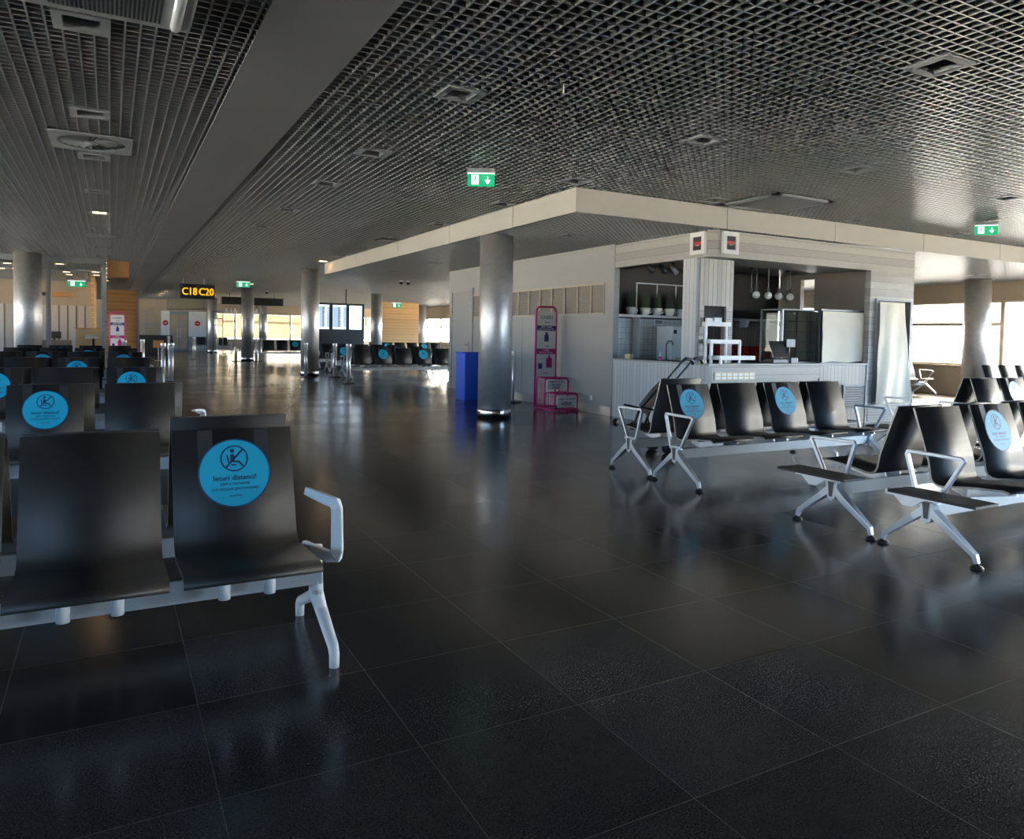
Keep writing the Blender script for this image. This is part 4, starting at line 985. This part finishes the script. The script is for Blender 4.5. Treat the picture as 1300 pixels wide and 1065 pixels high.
# gate sign
t = thing('gate_sign', 'black hanging gate sign with yellow C18 C20 lettering', 'gate sign', (2.9, 29., 2.55))
MB().box(2.2, 3.36, 29.0, 29.12, 2.44, 2.97, 'black').build('sign_box', t, bevel=.01)
mb = MB()
for s_, x in (('C 1 8', 2.5), ('C 2 0', 3.06)):
    s_ = s_.replace(' ', '')
    v, fc = text2d(s_, .36); mb.flat((v, fc), lambda a, b, x=x: (x+a*.84, 28.99, 2.69+b*1.05), 'sign_yellow'); mb.flat((v, fc), lambda a, b, x=x: (x+.014+a*.84, 28.989, 2.69+b*1.05), 'sign_yellow')
mb.build('gate_lettering', t, recalc=False)
mb = MB()
for x in (2.3, 3.0): mb.cyl(x, 29.06, 2.97, ZC+.02, .02, 'sign_yellow' if x < 2 else 'alu', 8)
mb.build('hangers', t)

# ------------------------------------------------------------------ flight board
t = thing('flight_board', 'black flight information board with three bright screens', 'information board', (8.5, 31., 0))
MB().box(7.35, 9.6, 31.0, 31.2, 0, 2.56, 'black').build('board_body', t, bevel=.01)
MB().cyl(8.83, 31.1, 2.56, ZC, .03, 'dark_grey', 10).build('pole', t)
sx = [(7.62, 8.08), (8.24, 8.8), (8.95, 9.48)]
for i, (a, b) in enumerate(sx):
    mb = MB(); mb.box(a, b, 30.975, 31.0, 1.46, 2.47, 'screen_white')
    if i < 2:
        mb.box(a+.0, a+(b-a)*.62, 30.97, 30.975, 1.53, 2.40, 'screen_blue'); mb.box(a+(b-a)*.78, b, 30.97, 30.975, 1.53, 2.40, 'screen_blue')
        for k in range(18): z = 1.56+k*.047; mb.box(a+(b-a)*.38, a+(b-a)*(.5+.1*random.random()), 30.966, 30.97, z, z+.024, 'black')
    else: mb.box(a+.12, a+.2, 30.97, 30.975, 1.98, 2.01, 'screen_blue')
    mb.build('screen', t)

# ------------------------------------------------------------------ slatted wood walls + far hall
struct('wall_slatted_right', MB().box(13.75, 16.0, 41., 41.25, 0, ZC+.02, 'slat_wood').box(13.55, 13.75, 40.95, 41.3, 0, ZC+.02, 'white'))
struct('wall_slatted_left', MB().box(-.25, 1.0, 36., 36.2, 0, 2.97, 'slat_wood').box(1.0, 1.1, 35.95, 36.25, 0, 3.0, 'mullion'))
# glass partition
mb = MB(); PY = 22.75
mb.box(X0, -.1, PY-.06, PY+.06, 3.02, ZC+.02, 'mullion'); mb.box(X0, -.1, PY-.05, PY+.05, 2.82, 2.87, 'mullion'); mb.box(X0, -.1, PY-.05, PY+.05, 0, .08, 'mullion')
for x in (-.15, -1.42, -2.58, -3.9, -5.2, -6.5, -7.8): mb.box(x-.055, x+.055, PY-.07, PY+.07, 0, ZC, 'mullion')
struct('wall_glazed', mb)
for k, (a, b) in enumerate(((-9., -7.85), (-7.75, -6.55), (-6.45, -5.25), (-5.15, -3.95), (-3.85, -2.63), (-2.53, -1.47), (-1.37, -.2))):
    wi += 1; struct('window_%d' % wi, MB().box(a, b, PY-.006, PY+.006, .08, 2.82, 'clear_glass').box(a, b, PY-.006, PY+.006, 2.87, 3.02, 'clear_glass'))
single('timber_bulkhead', MB().box(-.08, .45, 23., 23.6, 2.72, ZC+.02, 'orange_wood'), 'orange timber bulkhead at the ceiling beside the glass partition', 'bulkhead', bevel=.005)
# room behind the glass
struct('wall_curtained', MB().box(-6.5, -.6, 34.5, 34.6, 0, 2.2, 'curtain_strip').box(-6.5, -.6, 34.5, 34.62, 2.2, ZC, 'wall_tan'))
struct('wall_inner', MB().box(-.6, -.5, 30., 34.6, 0, ZC, 'slat_wood'))
single('hanging_canopy', MB().box(-2.0, -1.05, 27., 27.5, 2.28, 2.42, 'orange_wood').box(-2.0, -1.7, 26.99, 27.0, 2.3, 2.4, 'brown_wall'), 'long timber canopy with a lit edge behind the glass partition', 'canopy')
t = thing('desk', 'pale wood check-in desk behind the left benches', 'desk', (-.5, 24.4, 0))
MB().box(-.86, -.1, 24.2, 24.7, 0, 1.28, 'pale_wood').build('desk_front', t, bevel=.01); MB().box(-.9, -.06, 24.15, 24.75, 1.28, 1.32, 'orange_wood').build('desk_top', t, bevel=.005)
t = thing('scanner_stand', 'white scanner head on a short black pole before the wood desk', 'scanner', (-.42, 23.8, 0)); MB().cyl(-.42, 23.8, 0, 1.05, .03, 'black', 10).build('pole', t); MB().prism([(23.6, 1.02), (23.95, 1.08), (23.95, 1.13), (23.6, 1.09)], 0, -.62, -.3, 'white').build('scanner_head', t)
t = thing('office_monitor', 'dark monitor and keyboard on a desk behind the glass partition', 'monitor', (-1.4, 25, 0)); MB().box(-1.9, -1.0, 24.8, 25.3, 0, .95, 'taupe_wall').build('side_desk', t); MB().box(-1.6, -1.25, 24.9, 24.94, 1.0, 1.2, 'black').cyl(-1.42, 24.95, .95, 1.02, .03, 'black', 8).build('screen', t)

# gate wall (far end of the corridor)
GY = 50.
mb = MB(); mb.box(1.1, 5.6, GY, GY+.15, 2.45, ZC+.02, 'wall_tan'); mb.box(1.1, 2.7, GY, GY+.15, 0, .9, 'wall_grey')
mb.box(2.72, 3.2, GY-.02, GY+.1, .9, 2.45, 'white'); mb.box(4.28, 5.3, GY-.02, GY+.1, .9, 2.45, 'white'); mb.box(2.72, 3.2, GY-.02, GY+.1, 0, .9, 'wall_grey'); mb.box(4.28, 5.3, GY-.02, GY+.1, 0, .9, 'wall_grey'); mb.box(5.3, 5.6, GY, GY+.15, 0, 2.45, 'wall_grey')
struct('wall_gate', mb)
wi += 1; struct('window_%d' % wi, MB().box(1.1, 2.72, GY+.02, GY+.03, .9, 2.45, 'window_glass').box(1.1, 2.72, GY, GY+.06, 1.6, 1.66, 'mullion').box(1.88, 1.94, GY, GY+.06, .9, 2.45, 'mullion'))
mb = MB()
for x in (3.22, 3.72, 4.22): mb.box(x-.04, x+.04, GY, GY+.08, 0, 2.3, 'mullion')
mb.box(3.2, 4.28, GY, GY+.08, 2.25, 2.45, 'mullion'); mb.box(3.2, 4.28, GY, GY+.08, 0, .1, 'mullion')
d = struct('door_2', mb)
MB().box(3.26, 3.68, GY+.03, GY+.04, .1, 2.25, 'clear_glass').build('glass_leaf', d); MB().box(3.76, 4.18, GY+.03, GY+.04, .1, 2.25, 'clear_glass').build('glass_leaf', d)
MB().box(3.62, 3.66, GY-.04, GY, .8, 1.4, 'alu').box(3.78, 3.82, GY-.04, GY, .8, 1.4, 'alu').build('door_handle', d)
for x, lab in ((2.96, 'red round no-entry mark on the white panel left of the gate door'), (4.78, 'red round no-entry mark on the white panel right of the gate door')):
    mb = MB(); mb.flat(disc2d(.16, 28, x, 1.72), lambda a, b: (a, GY-.03, b), 'red'); mb.flat(disc2d(.16, 28, x, 1.72), lambda a, b: (a, GY-.02, b), 'red'); mb.flat(rect2d(x-.09, x+.09, 1.7, 1.74), lambda a, b: (a, GY-.032, b), 'paper')
    tag(mb.build('round_sign', recalc=False), lab, 'sign', 'round red signs by the gate door')
t = thing('glazed_canopy', 'greenish glazed lantern box above the gate door', 'canopy', (4.0, 47.5, 2.5))
MB().box(3.0, 5.0, 47.5, 49.5, 2.5, 2.54, 'mullion').box(3.0, 5.0, 47.5, 47.54, 2.5, 3.1, 'case_glass').box(3.0, 3.04, 47.54, 49.5, 2.54, 3.1, 'case_glass').build('glass_box', t)
MB().box(3.0, 5.0, 47.48, 47.5, 3.08, 3.12, 'mullion').box(3.0, 3.05, 47.48, 47.5, 2.5, 3.1, 'mullion').box(4.95, 5., 47.48, 47.5, 2.5, 3.1, 'mullion').build('glass_frame', t)
# beverage kiosk far away: black lamp box with pendant lamps
t = thing('lamp_box', 'long black hanging light box beyond the third column', 'ceiling sign', (6.15, 38., 2.6))
MB().box(4.72, 7.6, 38., 38.5, 2.58, 2.95, 'black').build('box_body', t, bevel=.01)
MB().cyl(5.1, 38.2, 2.95, ZC+.02, .015, 'dark_grey', 6).cyl(7.2, 38.2, 2.95, ZC+.02, .015, 'dark_grey', 6).build('hangers', t)
for i, x in enumerate((4.95, 5.15, 5.35, 6.35, 6.6, 6.85)):
    t = thing('pendant_lamp', ['first','second','third','fourth','fifth','sixth'][i]+' white pendant from the left under the black light box', 'pendant lamp', (x, 38.2, 2.58), 'white pendants under the black light box')
    MB().cyl(x, 38.2, 2.42, 2.58, .01, 'dark_grey', 6).build('cord', t); MB().lathe(x, 38.2, [(.03, 2.42), (.06, 2.3), (.1, 2.2), (.09, 2.2)], 'white', 14).build('lamp_shade', t)
t = thing('far_shelf_unit', 'open dark metal shelving left of the third column', 'shelving', (4.8, 40., 0))
mb = MB()
for x in (4.55, 5.0): mb.box(x, x+.04, 40., 40.05, 0, 2.3, 'mullion')
for z in (.9, 1.55, 1.9, 2.26): mb.box(4.55, 5.04, 40., 40.3, z, z+.04, 'mullion')
mb.build('rack', t)
t = thing('lounge_seat', 'brown lounge seats beyond the slatted wall, near the gate', 'seat', (2.1, 44., 0)); MB().box(1.3, 3.0, 44., 44.6, 0, .75, 'brown_wall').build('seat_base', t, bevel=.05); MB().box(1.3, 3.0, 44.5, 44.7, .5, 1.0, 'brown_wall').build('backrest', t, bevel=.05)
t = thing('floor_notice', 'low orange notice stand on the floor near the gate', 'notice', (1.9, 34., 0)); MB().box(1.55, 1.95, 34., 34.03, .55, .85, 'orange_wood').build('board', t); MB().cyl(1.75, 34.04, 0, .6, .02, 'alu', 8).lathe(1.75, 34.04, [(.15, 0), (.15, .02), (.03, .03)], 'alu', 16).build('stand', t)

# camera domes
for i, (x, y, z) in enumerate(((6.3, 35.2, ZC), (8.9, 24.5, ZC), (9.15, 24.5, ZC))):
    t = thing('ceiling_camera', ['small camera on the ceiling right of the third column', 'left camera of the ceiling pair before the flight board', 'right camera of the ceiling pair before the flight board'][i], 'camera', (x, y, z), 'ceiling cameras')
    MB().cyl(x, y, z-.05, z+.02, .06, 'white', 16).build('mount', t); MB().ball(x, y, z-.08, .07, 'black', 14).build('dome', t)

# building outside the right windows
mb = MB(); mb.box(48, 60, 14, 60, -.4, 7.5, 'facade_pale')
t = thing('outside_building', 'pale low building outside the right-hand windows', 'building', (48, 30, 0)); mb.build('wall', t)
for k in range(7): MB().box(47.9, 48, 17+k*6, 20+k*6, 2.6, 5.2, 'mullion').build('window', t)

# ------------------------------------------------------------------ light
w = bpy.data.worlds.new('sky'); S.world = w; w.use_nodes = True; nt = w.node_tree; bg = nt.nodes['Background']
tc = N(nt, 'ShaderNodeTexCoord'); sp = N(nt, 'ShaderNodeSeparateXYZ'); nt.links.new(tc.outputs['Generated'], sp.inputs[0])
fx = N(nt, 'ShaderNodeMapRange'); fx.inputs['From Min'].default_value = -.25; fx.inputs['From Max'].default_value = .75; nt.links.new(mth(nt, 'ADD', mth(nt, 'MULTIPLY', sp.outputs[0], .75), mth(nt, 'MULTIPLY', sp.outputs[1], .45)), fx.inputs['Value'])
fy = N(nt, 'ShaderNodeMapRange'); fy.inputs['From Min'].default_value = -.5; fy.inputs['From Max'].default_value = .45; nt.links.new(mth(nt, 'ADD', mth(nt, 'MULTIPLY', sp.outputs[0], .35), mth(nt, 'MULTIPLY', sp.outputs[1], .85)), fy.inputs['Value'])
col = mixc(nt, fy.outputs[0], (.3, .52, .82), (1.0, .89, .71))
nt.links.new(col, bg.inputs[0])
st = N(nt, 'ShaderNodeMapRange'); st.inputs['To Min'].default_value = 6.5; st.inputs['To Max'].default_value = 44.; nt.links.new(fx.outputs[0], st.inputs['Value'])
nt.links.new(st.outputs[0], bg.inputs[1])
def portal(loc, rot, sx_, sy_):
    l = bpy.data.lights.new('daylight_portal', 'AREA'); l.shape = 'RECTANGLE'; l.size = sx_; l.size_y = sy_; l.cycles.is_portal = True
    o = bpy.data.objects.new('daylight_portal', l); C.objects.link(o); o.location = loc; o.rotation_euler = rot
portal((X1+.3, 24, 1.6), (0, PI/2, 0), 1.7, 62)      # light points along local -Z -> towards -X
portal((14.2, Y0-.3, 1.65), (PI/2, 0, 0), 10.2, 2.4)
portal((X0-.3, 24, 1.55), (0, -PI/2, 0), 2.2, 62)
portal((5, Y1+.3, 1.6), (-PI/2, 0, 0), 28.5, 1.8)
sun = bpy.data.lights.new('sun', 'SUN'); sun.energy = 16; sun.angle = .01; sun.color = (1, .82, .6)
so = bpy.data.objects.new('sun', sun); C.objects.link(so)
so.rotation_euler = Vector((-.8, -.35, -.62)).to_track_quat('-Z', 'Y').to_euler()

S.view_settings.view_transform = 'Standard'; S.view_settings.look = 'None'; S.view_settings.gamma = 1; S.view_settings.exposure = 1.35
S.view_settings.use_curve_mapping = False
S.cycles.use_denoising = True
S.cycles.max_bounces = 8; S.cycles.diffuse_bounces = 5; S.cycles.glossy_bounces = 4; S.cycles.transparent_max_bounces = 24
S.cycles.sample_clamp_indirect = 6; S.cycles.caustics_reflective = False; S.cycles.caustics_refractive = False
